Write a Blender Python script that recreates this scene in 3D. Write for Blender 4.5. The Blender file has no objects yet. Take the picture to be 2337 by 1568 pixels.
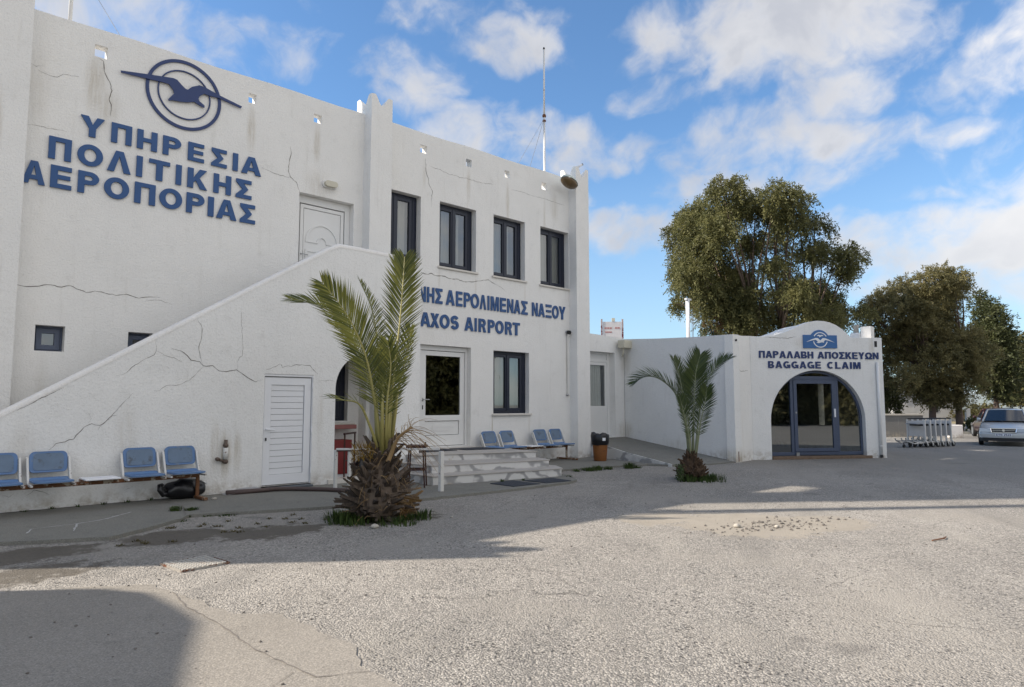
import bpy, math, random
import numpy as np
from mathutils import Vector, Matrix, noise as mnoise
from mathutils.geometry import tessellate_polygon
rnd = random.Random(7)
R = math.radians
S = bpy.context.scene
COL = S.collection

# ---------------------------------------------------------------- camera, sky, sun, exposure
CAMP = Vector((0, -13.55, 1.6))
AZ = R(46.2)
FW = Vector((math.cos(AZ), math.sin(AZ), 0)); RT = Vector((math.sin(AZ), -math.cos(AZ), 0))
cd = bpy.data.cameras.new('camera'); cam = bpy.data.objects.new('camera', cd); COL.objects.link(cam)
cam.location = CAMP
cam.rotation_euler = (R(90) + math.atan(139/1560), 0, AZ - R(90))
cd.sensor_width = 36; cd.lens = 36*1560/2337; cd.clip_start = .05; cd.clip_end = 5000
S.camera = cam
S.view_settings.view_transform = 'Standard'; S.view_settings.look = 'None'
S.view_settings.gamma = 1; S.view_settings.use_curve_mapping = False
S.view_settings.exposure = 1.46
S.cycles.use_denoising = True
S.cycles.max_bounces = 8; S.cycles.transparent_max_bounces = 16
S.cycles.caustics_reflective = False; S.cycles.caustics_refractive = False

SUN_EL = R(34.2); SH = Vector((.79, -.61, 0)).normalized()      # SH: the way shadows fall
sl = bpy.data.lights.new('sun', 'SUN'); sun = bpy.data.objects.new('sun', sl); COL.objects.link(sun)
sl.energy = 3.0; sl.angle = R(.5); sl.color = (1, .90, .78)
ldir = Vector((SH.x*math.cos(SUN_EL), SH.y*math.cos(SUN_EL), -math.sin(SUN_EL)))
sun.rotation_euler = ldir.to_track_quat('-Z', 'Y').to_euler(); sun.location = (-30, 20, 30)

W = bpy.data.worlds.new('World'); S.world = W; W.use_nodes = True
nt = W.node_tree; nt.nodes.clear()
def N(nt, typ, ins=None, **kw):
    n = nt.nodes.new(typ)
    for k, v in kw.items(): setattr(n, k, v)
    for k, v in (ins or {}).items():
        if isinstance(v, bpy.types.NodeSocket): nt.links.new(v, n.inputs[k])
        else: n.inputs[k].default_value = v
    return n
def math_(nt, op, a, b=0., c=0., clamp=False):
    n = N(nt, 'ShaderNodeMath', {0: a, 1: b, 2: c}, operation=op); n.use_clamp = clamp
    return n.outputs[0]
def mrange(nt, v, a, b, c=0., d=1., it='SMOOTHSTEP'):
    return N(nt, 'ShaderNodeMapRange', {'Value': v, 'From Min': a, 'From Max': b, 'To Min': c, 'To Max': d}, interpolation_type=it).outputs[0]
def mixc(nt, f, a, b, bt='MIX'):
    n = nt.nodes.new('ShaderNodeMix'); n.data_type = 'RGBA'; n.blend_type = bt; n.clamp_factor = True
    for k, v in ((0, f), (6, a), (7, b)):
        if isinstance(v, bpy.types.NodeSocket): nt.links.new(v, n.inputs[k])
        else: n.inputs[k].default_value = v if k == 0 else ((*v, 1) if len(v) == 3 else v)
    return n.outputs[2]
def fbm(nt, vec, scale, detail=5, rough=.55, dist=0.):
    return N(nt, 'ShaderNodeTexNoise', {'Vector': vec, 'Scale': scale, 'Detail': detail, 'Roughness': rough, 'Distortion': dist}).outputs['Fac']

sky = N(nt, 'ShaderNodeTexSky', sky_type='NISHITA', sun_disc=False)
sky.sun_elevation = SUN_EL; sky.sun_rotation = math.atan2(-SH.x, -SH.y)
sky.air_density = 1.0; sky.dust_density = .35; sky.ozone_density = 2.2; sky.altitude = 50
D = N(nt, 'ShaderNodeTexCoord').outputs['Generated']
def qdir(x, y):                                  # sky direction (azimuth/elevation) of a cloud
    c = (x-1168.5)/1560; d = -(y-784)/1560; p = math.atan(139/1560)
    return (FW*math.cos(p)+Vector((0, 0, math.sin(p))) + RT*c + (Vector((0, 0, math.cos(p)))-FW*math.sin(p))*d).normalized()
wn = N(nt, 'ShaderNodeTexNoise', {'Vector': D, 'Scale': 7., 'Detail': 3., 'Roughness': .5})
wv = N(nt, 'ShaderNodeVectorMath', {0: wn.outputs['Color'], 1: (.5, .5, .5)}, operation='SUBTRACT').outputs[0]
wv = N(nt, 'ShaderNodeVectorMath', {0: wv, 'Scale': .09}, operation='SCALE').outputs[0]
DW = N(nt, 'ShaderNodeVectorMath', {0: D, 1: wv}, operation='ADD').outputs[0]
CLOUDS = [(250,25,190,95,.95),(360,10,120,70,.6),(700,105,110,45,.62),(930,170,120,60,.95),(930,225,90,40,.7),(1010,50,130,55,.6),(1145,95,110,55,.9),
 (1210,320,230,75,1.1),(1120,255,110,40,.6),(1420,330,130,45,.75),(1580,90,150,80,.85),(1500,200,85,42,.85),(1800,70,260,120,1.15),(1880,190,110,70,.9),(1700,150,110,80,.6),
 (1720,320,180,75,1.0),(1950,330,210,42,.95),(1800,395,260,50,.95),(1620,395,110,45,.55),(1420,520,150,60,.9),(1560,455,70,30,.5),(1930,500,60,30,.6),(2090,440,85,18,.65),
 (2200,545,260,80,1.15),(2330,490,130,80,.9),(2290,640,260,45,.8),(2050,610,140,40,.8),(1500,735,260,22,.5),(2300,180,60,25,.45),(2210,285,70,18,.35),(1350,440,70,24,.4),(1160,10,90,30,.4),
 (-250,200,300,140,.9),(-600,420,380,120,.8),(2900,300,380,120,.9),(3100,560,500,90,.9),(600,470,420,90,.8),(-200,640,500,80,.8)]
tot = None
for cx, cy, rx, ry, s in CLOUDS:
    c = qdir(cx, cy); t1 = c.cross(Vector((0, 0, 1))).normalized(); t2 = t1.cross(c)
    k = 1/1560*.88
    a = N(nt, 'ShaderNodeVectorMath', {0: DW, 1: tuple(t1/(rx*k))}, operation='DOT_PRODUCT').outputs['Value']
    b = N(nt, 'ShaderNodeVectorMath', {0: DW, 1: tuple(t2/(ry*k))}, operation='DOT_PRODUCT').outputs['Value']
    r2 = math_(nt, 'ADD', math_(nt, 'MULTIPLY', a, a), math_(nt, 'MULTIPLY', b, b))
    g = math_(nt, 'MULTIPLY', mrange(nt, r2, 2.6, 0.), s)
    tot = g if tot is None else math_(nt, 'MAXIMUM', tot, g)
# cloud banks added out of view, behind and left, to light the shaded walls
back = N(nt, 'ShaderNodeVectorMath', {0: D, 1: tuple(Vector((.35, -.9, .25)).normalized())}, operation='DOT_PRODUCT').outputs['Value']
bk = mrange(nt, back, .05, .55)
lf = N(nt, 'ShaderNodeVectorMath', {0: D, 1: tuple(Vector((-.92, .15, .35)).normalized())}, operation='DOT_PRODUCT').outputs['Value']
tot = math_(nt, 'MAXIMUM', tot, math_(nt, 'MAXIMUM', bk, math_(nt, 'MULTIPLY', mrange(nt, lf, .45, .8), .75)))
up_ = Vector((0, 0, 1)); dg = (RT*.86+up_*.5).normalized(); dp = (up_*.86-RT*.5).normalized()      # the clouds are drawn out along the wind
an = N(nt, 'ShaderNodeCombineXYZ', {0: N(nt, 'ShaderNodeVectorMath', {0: DW, 1: tuple(dg*.86)}, operation='DOT_PRODUCT').outputs['Value'], 1: N(nt, 'ShaderNodeVectorMath', {0: DW, 1: tuple(dp)}, operation='DOT_PRODUCT').outputs['Value'], 2: N(nt, 'ShaderNodeVectorMath', {0: DW, 1: tuple(FW)}, operation='DOT_PRODUCT').outputs['Value']}).outputs[0]
f1 = fbm(nt, an, 9.5, 7, .54); f2 = fbm(nt, an, 27., 5, .55)
ff = math_(nt, 'ADD', math_(nt, 'MULTIPLY', f1, .74), math_(nt, 'MULTIPLY', f2, .26))
dens = math_(nt, 'ADD', math_(nt, 'MULTIPLY', tot, .62), math_(nt, 'MULTIPLY', math_(nt, 'SUBTRACT', ff, .5), 2.5))
cov = mrange(nt, dens, .16, .78)
sep = N(nt, 'ShaderNodeSeparateXYZ', {0: D})
cov = math_(nt, 'MULTIPLY', cov, mrange(nt, sep.outputs[2], -.01, .03))
shade = mrange(nt, math_(nt, 'ADD', math_(nt, 'MULTIPLY', fbm(nt, DW, 8., 5, .55), 1.), math_(nt, 'MULTIPLY', dens, .30)), .42, .95)
SKY_K = .10
und = mrange(nt, fbm(nt, N(nt, 'ShaderNodeVectorMath', {0: an, 1: (.012, .035, 0)}, operation='ADD').outputs[0], 9.5, 7, .54), .40, .66)
low = mrange(nt, sep.outputs[2], .30, .08)
ccol = mixc(nt, math_(nt, 'MULTIPLY', math_(nt, 'MAXIMUM', shade, math_(nt, 'MULTIPLY', und, mrange(nt, dens, .45, .95))), math_(nt, 'ADD', math_(nt, 'MULTIPLY', low, .35), .65)), (3.0, 2.97, 3.0), (1.75, 1.83, 2.05))
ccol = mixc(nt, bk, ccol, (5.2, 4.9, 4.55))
hz = mrange(nt, sep.outputs[2], 0., .40, 1., 0.)
skyc = mixc(nt, 1., sky.outputs[0], (.52, .66, .75), 'MULTIPLY')
skyc = mixc(nt, math_(nt, 'MULTIPLY', hz, .55), skyc, (1.9, 2.45, 2.95))
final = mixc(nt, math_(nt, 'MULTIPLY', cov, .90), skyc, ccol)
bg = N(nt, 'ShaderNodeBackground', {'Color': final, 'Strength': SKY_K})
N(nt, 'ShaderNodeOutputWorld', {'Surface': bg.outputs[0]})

# ---------------------------------------------------------------- materials
def newmat(name):
    m = bpy.data.materials.new(name); m.use_nodes = True; t = m.node_tree; t.nodes.clear()
    p = N(t, 'ShaderNodeBsdfPrincipled'); N(t, 'ShaderNodeOutputMaterial', {'Surface': p.outputs[0]})
    oc = N(t, 'ShaderNodeTexCoord').outputs['Object']
    return m, t, p, oc
def setp(t, p, **kw):
    for k, v in kw.items():
        k = {'col': 'Base Color', 'rough': 'Roughness', 'metal': 'Metallic', 'spec': 'Specular IOR Level', 'normal': 'Normal', 'coat': 'Coat Weight', 'alpha': 'Alpha'}[k]
        if isinstance(v, bpy.types.NodeSocket): t.links.new(v, p.inputs[k])
        else: p.inputs[k].default_value = (*v, 1) if isinstance(v, tuple) and len(v) == 3 else v
def bump(t, h, strength, dist=.02, nrm=None):
    ins = {'Height': h, 'Strength': strength, 'Distance': dist}
    if nrm is not None: ins['Normal'] = nrm
    return N(t, 'ShaderNodeBump', ins).outputs[0]
def vscale(t, v, s):
    return N(t, 'ShaderNodeVectorMath', {0: v, 1: s}, operation='MULTIPLY').outputs[0]
def blobs(t, oc, lst):                           # soft ellipsoid patches of dirt, at their own places
    tot = None
    for c, r, s in lst:
        m = N(t, 'ShaderNodeMapping', {'Vector': oc, 'Scale': tuple(1/k for k in r), 'Location': tuple(-a/k for a, k in zip(c, r))}).outputs[0]
        l = N(t, 'ShaderNodeVectorMath', {0: m}, operation='LENGTH').outputs['Value']
        g = math_(t, 'MULTIPLY', mrange(t, l, 1., .15), s)
        tot = g if tot is None else math_(t, 'MAXIMUM', tot, g)
    return tot
def simple(name, col, rough=.55, metal=0., var=.12, vs=9., bs=0., bsc=60., spec=.5, dirt=None, coat=0., rand=False):
    m, t, p, oc = newmat(name)
    if rand: oc = N(t, 'ShaderNodeVectorMath', {0: oc, 1: N(t, 'ShaderNodeVectorMath', {0: (7.3, 4.1, 9.7), 'Scale': N(t, 'ShaderNodeObjectInfo').outputs['Random']}, operation='SCALE').outputs[0]}, operation='ADD').outputs[0]
    f = fbm(t, oc, vs, 6, .6)
    c = mixc(t, f, tuple(x*(1-var) for x in col), tuple(min(1, x*(1+var)) for x in col))
    if dirt:
        d = mrange(t, fbm(t, oc, dirt[1], 7, .65), dirt[2], dirt[2]+.12)
        c = mixc(t, d, c, dirt[0])
    setp(t, p, col=c, rough=rough, metal=metal, spec=spec, coat=coat)
    if bs: setp(t, p, normal=bump(t, fbm(t, oc, bsc, 4, .6), bs, .01))
    return m
def stucco(name, col=(.80, .79, .765), stains=(), coarse=1.):
    m, t, p, oc = newmat(name)
    c = mixc(t, fbm(t, oc, 1.1, 6, .6), tuple(x*.90 for x in col), tuple(min(.86, x*1.05) for x in col))
    streak = fbm(t, vscale(t, oc, (5., 5., .42)), 1.6, 6, .62)
    c = mixc(t, mrange(t, streak, .54, .80, 0, .26), c, (.47, .45, .40))
    blot = fbm(t, oc, 3.3, 7, .68)
    c = mixc(t, mrange(t, blot, .54, .78, 0, .28), c, (.45, .44, .41))
    fine = fbm(t, oc, 46., 3, .6)
    c = mixc(t, mrange(t, fine, .52, .74, 0, .30), c, (.42, .41, .39))
    if stains:
        b = blobs(t, oc, stains)
        k = math_(t, 'MULTIPLY', b, mrange(t, fbm(t, vscale(t, oc, (9., 9., .9)), 1.5, 6, .65), .30, .70, .25, 1.1))
        c = mixc(t, k, c, (.42, .365, .275))
    grd = mrange(t, N(t, 'ShaderNodeSeparateXYZ', {0: oc}).outputs[2], .02, .38, 1., 0.)
    k = math_(t, 'MULTIPLY', grd, mrange(t, fbm(t, oc, 6., 6, .65), .40, .66, .05, .75))
    c = mixc(t, k, c, (.36, .31, .24))
    setp(t, p, col=c, rough=.88, spec=.25)
    h1 = fbm(t, oc, 30.*coarse, 3, .6); h2 = fbm(t, oc, 85.*coarse, 2, .6); h3 = fbm(t, oc, 1.3, 3, .5)
    n1 = bump(t, h1, .7, .014); n2 = bump(t, h2, .35, .006, n1); setp(t, p, normal=bump(t, h3, .6, .04, n2))
    return m
def rusty(name, paint, rust=(.16, .055, .02), amt=.52, rough=.6, sc=14.):
    m, t, p, oc = newmat(name)
    f = fbm(t, oc, sc, 7, .65)
    r = mixc(t, fbm(t, oc, 40., 4, .6), rust, tuple(x*.45 for x in rust))
    setp(t, p, col=mixc(t, mrange(t, f, amt, amt+.07), paint, r), rough=rough, spec=.35, normal=bump(t, f, .3, .004))
    return m
def glass(name, tint=(.75, .8, .8), trans=.75, rough=.02, k1=4., k0=.15):
    m = bpy.data.materials.new(name); m.use_nodes = True; t = m.node_tree; t.nodes.clear()
    tr = N(t, 'ShaderNodeBsdfTransparent', {'Color': (*[x*trans for x in tint], 1)})
    gl = N(t, 'ShaderNodeBsdfGlossy', {'Color': (.9, .95, 1, 1), 'Roughness': rough})
    fc = N(t, 'ShaderNodeLayerWeight', {'Blend': .5}).outputs['Facing']
    k = math_(t, 'ADD', math_(t, 'MULTIPLY', math_(t, 'POWER', fc, k1), 1-k0), k0, clamp=True)
    mx = N(t, 'ShaderNodeMixShader', {0: k, 1: tr.outputs[0], 2: gl.outputs[0]})
    N(t, 'ShaderNodeOutputMaterial', {'Surface': mx.outputs[0]})
    return m
def leafmat(name, dark, light, tr=.25, hue=None, rough=.55, clump=0):
    m = bpy.data.materials.new(name); m.use_nodes = True; t = m.node_tree; t.nodes.clear()
    g = N(t, 'ShaderNodeNewGeometry'); oc = N(t, 'ShaderNodeTexCoord').outputs['Object']
    c = mixc(t, math_(t, 'ADD', math_(t, 'MULTIPLY', g.outputs['Random Per Island'], .5), mrange(t, fbm(t, oc, clump, 3, .5), .35, .65, 0, .5)) if clump else g.outputs['Random Per Island'], dark, light)
    if hue:
        b = mrange(t, math_(t, 'ADD', blobs(t, oc, hue[1]), math_(t, 'MULTIPLY', math_(t, 'SUBTRACT', g.outputs['Random Per Island'], .5), .7)), .35, .75)
        c = mixc(t, b, c, hue[0])
    p = N(t, 'ShaderNodeBsdfPrincipled', {'Base Color': c, 'Roughness': rough, 'Specular IOR Level': .35})
    tl = N(t, 'ShaderNodeBsdfTranslucent', {'Color': c})
    mx = N(t, 'ShaderNodeMixShader', {0: tr, 1: p.outputs[0], 2: tl.outputs[0]})
    N(t, 'ShaderNodeOutputMaterial', {'Surface': mx.outputs[0]})
    return m

M = {}
M['white_alu'] = simple('white_aluminium', (.74, .75, .77), .38, var=.05, vs=3, dirt=((.50, .44, .33), 2.6, .70))
M['white_pvc'] = simple('white_pvc', (.72, .72, .71), .42, var=.05, vs=3)
M['navy'] = simple('navy_paint', (.006, .010, .026), .42, var=.25, vs=7)
M['slate'] = simple('slate_blue_paint', (.065, .085, .135), .4, var=.12, vs=5)
M['blue_letter'] = simple('blue_lettering', (.016, .072, .215), .5, var=.12, vs=6)
M['blue_dark'] = simple('dark_blue_lettering', (.012, .034, .130), .45, var=.12, vs=6)
M['sign_blue'] = simple('sign_blue', (.035, .13, .33), .45, var=.08, vs=5)
M['sign_white'] = simple('sign_white', (.75, .76, .78), .5, var=.04)
M['crack'] = simple('dark_crack', (.15, .135, .12), .95, var=.4, vs=20)  # dark grey-brown tone of cracks and joints
M['glass'] = glass('window_glass', (.84, .86, .85), .80)
M['glass_dim'] = glass('dim_door_glass', (.75, .8, .74), .4, k1=5., k0=.085)
M['glass_dark'] = glass('dark_glass', (.75, .8, .74), .34)
M['glass_door'] = glass('entrance_glass', (.8, .82, .72), .6, k1=4., k0=.24)
M['curtain'] = simple('curtain_cloth', (.40, .39, .34), .9, var=.1, vs=4)
M['dark'] = simple('dark_interior', (.03, .03, .03), .9)
M['inner'] = simple('interior_paint', (.30, .29, .26), .9)
M['marble_sill'] = simple('marble_sill', (.60, .57, .52), .45, var=.1, vs=12, dirt=((.36, .30, .22), 9, .60))
M['steel'] = simple('galvanised_steel', (.40, .41, .42), .4, .8, var=.15)
M['chrome'] = simple('chrome', (.75, .76, .78), .15, 1., var=.05)
M['black'] = simple('black_rubber', (.014, .014, .015), .65, var=.25, vs=20)
M['blackbag'] = simple('black_plastic_bag', (.010, .010, .012), .30, var=.3, vs=9, bs=.6, bsc=14)
M['beige'] = simple('beige_plastic', (.55, .52, .42), .5, var=.06)
M['brownpipe'] = simple('brown_pipe', (.075, .050, .045), .65, var=.25, vs=30)
M['redpaint'] = simple('red_paint', (.20, .018, .018), .5, var=.1)
M['pinkstone'] = simple('pink_stone', (.30, .12, .11), .6, var=.15, vs=15)
M['mat'] = simple('doormat_pile', (.028, .034, .046), .95, var=.3, vs=80, bs=.5, bsc=200)
M['seat'] = simple('blue_seat_plastic', (.095, .185, .36), .48, var=.12, vs=6, dirt=((.15, .21, .30), 6, .54), rand=True)
M['seatworn'] = simple('worn_seat_face', (.13, .185, .26), .7, var=.18, vs=9, dirt=((.085, .10, .12), 6, .55), rand=True)
M['whiterust'] = rusty('rusty_white_paint', (.62, .61, .58), amt=.60)
M['rustbeam'] = rusty('rusty_beam', (.42, .36, .28), (.20, .085, .035), amt=.40, sc=9)
M['brownsteel'] = rusty('brown_painted_steel', (.045, .018, .015), (.11, .045, .02), amt=.55)
M['bin'] = simple('orange_brown_bin', (.21, .075, .015), .55, var=.3, vs=5, dirt=((.09, .035, .012), 7, .58))
M['mast'] = rusty('mast_paint', (.66, .65, .63), (.22, .12, .07), amt=.62, sc=9)
M['rust'] = simple('rust', (.14, .055, .025), .8, var=.4, vs=25)
M['stone'] = simple('pale_stone', (.40, .37, .32), .9, var=.25, vs=9, bs=.4, bsc=25)
# ---------------------------------------------------------------- mesh building
class MB:
    def __init__(s, xf=None): s.v = []; s.f = []; s.mi = []; s.xf = xf; s.cur = 0
    def add(s, vs, fs):
        o = len(s.v)
        for p in vs:
            p = Vector(p); s.v.append(tuple(s.xf @ p if s.xf else p))
        for f in fs: s.f.append(tuple(i+o for i in f)); s.mi.append(s.cur)
        return s
    def box(s, x0, x1, y0, y1, z0, z1):
        return s.add([(x, y, z) for z in (z0, z1) for y in (y0, y1) for x in (x0, x1)],
                     [(0, 2, 3, 1), (4, 5, 7, 6), (0, 1, 5, 4), (2, 6, 7, 3), (0, 4, 6, 2), (1, 3, 7, 5)])
    def bar(s, a, b, w, h=None, up=(0, 0, 1)):          # rectangular bar from a to b
        a, b = Vector(a), Vector(b); h = h or w; t = (b-a).normalized(); up = Vector(up)
        if abs(t.dot(up)) > .98: up = Vector((0, 1, 0))
        sd = t.cross(up).normalized(); u = sd.cross(t)
        vs = [c + sd*i*w/2 + u*j*h/2 for c in (a, b) for i, j in ((-1, -1), (1, -1), (1, 1), (-1, 1))]
        return s.add(vs, [(3, 2, 1, 0), (4, 5, 6, 7), (0, 1, 5, 4), (1, 2, 6, 5), (2, 3, 7, 6), (3, 0, 4, 7)])
    def tube(s, pts, r, n=8, caps=True):
        pts = [Vector(p) for p in pts]; rs = r if isinstance(r, (list, tuple)) else [r]*len(pts)
        vs = []; fs = []; prev = None
        for i, p in enumerate(pts):
            t = (pts[min(i+1, len(pts)-1)] - pts[max(i-1, 0)]).normalized()
            if prev is None: prev = t.orthogonal().normalized()
            a = (prev - t*prev.dot(t)).normalized(); b = t.cross(a); prev = a
            vs += [p + a*rs[i]*math.cos(2*math.pi*k/n) + b*rs[i]*math.sin(2*math.pi*k/n) for k in range(n)]
        for i in range(len(pts)-1):
            for k in range(n):
                fs.append((i*n+k, i*n+(k+1) % n, (i+1)*n+(k+1) % n, (i+1)*n+k))
        if caps: fs += [tuple(range(n-1, -1, -1)), tuple(range((len(pts)-1)*n, len(pts)*n))]
        return s.add(vs, fs)
    def lathe(s, prof, c=(0, 0, 0), n=24, caps=True):
        vs = [(c[0]+r*math.cos(2*math.pi*k/n), c[1]+r*math.sin(2*math.pi*k/n), c[2]+z) for r, z in prof for k in range(n)]
        fs = [(i*n+k, i*n+(k+1) % n, (i+1)*n+(k+1) % n, (i+1)*n+k) for i in range(len(prof)-1) for k in range(n)]
        if caps: fs += [tuple(range(n-1, -1, -1)), tuple(range((len(prof)-1)*n, len(prof)*n))]
        return s.add(vs, fs)
    def plate(s, loops, d0, d1, fr=None, back=True):    # outline (with holes) in (u, w) given depth from d0 (front) to d1
        fr = fr or (lambda u, d, w: (u, d, w))
        tri = tessellate_polygon([[Vector((u, w, 0)) for u, w in lp] for lp in loops])
        flat = [p for lp in loops for p in lp]
        if d0 == d1: return s.add([fr(u, d0, w) for u, w in flat], [tuple(t) for t in tri])      # a single sheet (window panes)
        n = len(flat); vs = [fr(u, d0, w) for u, w in flat] + [fr(u, d1, w) for u, w in flat]
        fs = [tuple(t) for t in tri]
        if back: fs += [tuple(i+n for i in reversed(t)) for t in tri]
        o = 0
        for lp in loops:
            k = len(lp)
            fs += [(o+i, o+(i+1) % k, n+o+(i+1) % k, n+o+i) for i in range(k)]; o += k
        return s.add(vs, fs)
    def slab(s, pts, z0, z1):                           # flat polygon on the ground with thickness
        return s.plate([pts], z1, z0, lambda u, d, w: (u, w, d))
    def mesh(s, name, mats, smooth=False):
        me = bpy.data.meshes.new(name); me.from_pydata(s.v, [], s.f)
        for m in (mats if isinstance(mats, (list, tuple)) else [mats]): me.materials.append(m)
        if any(s.mi): me.polygons.foreach_set('material_index', s.mi)
        if smooth: me.polygons.foreach_set('use_smooth', [True]*len(me.polygons))
        me.validate(); me.update(); return me
    def build(s, name, mats, parent=None, smooth=False, bevel=0., seg=2, fixn=True):
        me = s.mesh(name, mats, smooth)
        if fixn:
            import bmesh
            b = bmesh.new(); b.from_mesh(me); bmesh.ops.recalc_face_normals(b, faces=b.faces); b.to_mesh(me); b.free()
        o = bpy.data.objects.new(name, me); COL.objects.link(o)
        if parent is not None:
            o.parent = parent
            if parent.type == 'EMPTY' and not parent.get('_local'): o.matrix_parent_inverse = parent.matrix_basis.inverted()
        if bevel:
            bv = o.modifiers.new('bevel', 'BEVEL'); bv.width = bevel; bv.segments = seg; bv.limit_method = 'ANGLE'; bv.angle_limit = R(40)
            o.data.polygons.foreach_set('use_smooth', [True]*len(o.data.polygons))
            wn = o.modifiers.new('wn', 'WEIGHTED_NORMAL'); wn.keep_sharp = False
        return o
def tag(o, label=None, cat=None, group=None, kind=None):
    for k, v in (('label', label), ('category', cat), ('group', group), ('kind', kind)):
        if v: o[k] = v
    return o
def empty(name, loc=(0, 0, 0), rz=0., label=None, cat=None, group=None, local=True):
    o = bpy.data.objects.new(name, None); COL.objects.link(o); o.location = loc; o.rotation_euler = (0, 0, rz); o.empty_display_size = .2
    if local: o['_local'] = True      # children are built in the thing's own coordinates
    return tag(o, label, cat, group)
def children(o): return [c for c in bpy.data.objects if c.parent == o]
def copy_tree(o, parent=None):
    c = o.copy(); COL.objects.link(c)
    if parent is not None: c.parent = parent
    for ch in children(o):
        if ch is not c: copy_tree(ch, c)
    return c
def structure(o): return tag(o, kind='structure')

def frame2(p0, p1):          # wall frame: u along p0->p1, d inwards, w up
    p0 = Vector((*p0, 0)); t = (Vector((*p1, 0))-p0).normalized(); nin = Vector((-t.y, t.x, 0))
    return lambda u, d, w: p0 + t*u + nin*d + Vector((0, 0, w))
def rect(x0, x1, z0, z1): return [(x0, z0), (x1, z0), (x1, z1), (x0, z1)]
def arc(cx, cz, rx, rz, a0, a1, n): return [(cx+rx*math.cos(R(a0+(a1-a0)*i/n)), cz+rz*math.sin(R(a0+(a1-a0)*i/n))) for i in range(n+1)]

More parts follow.
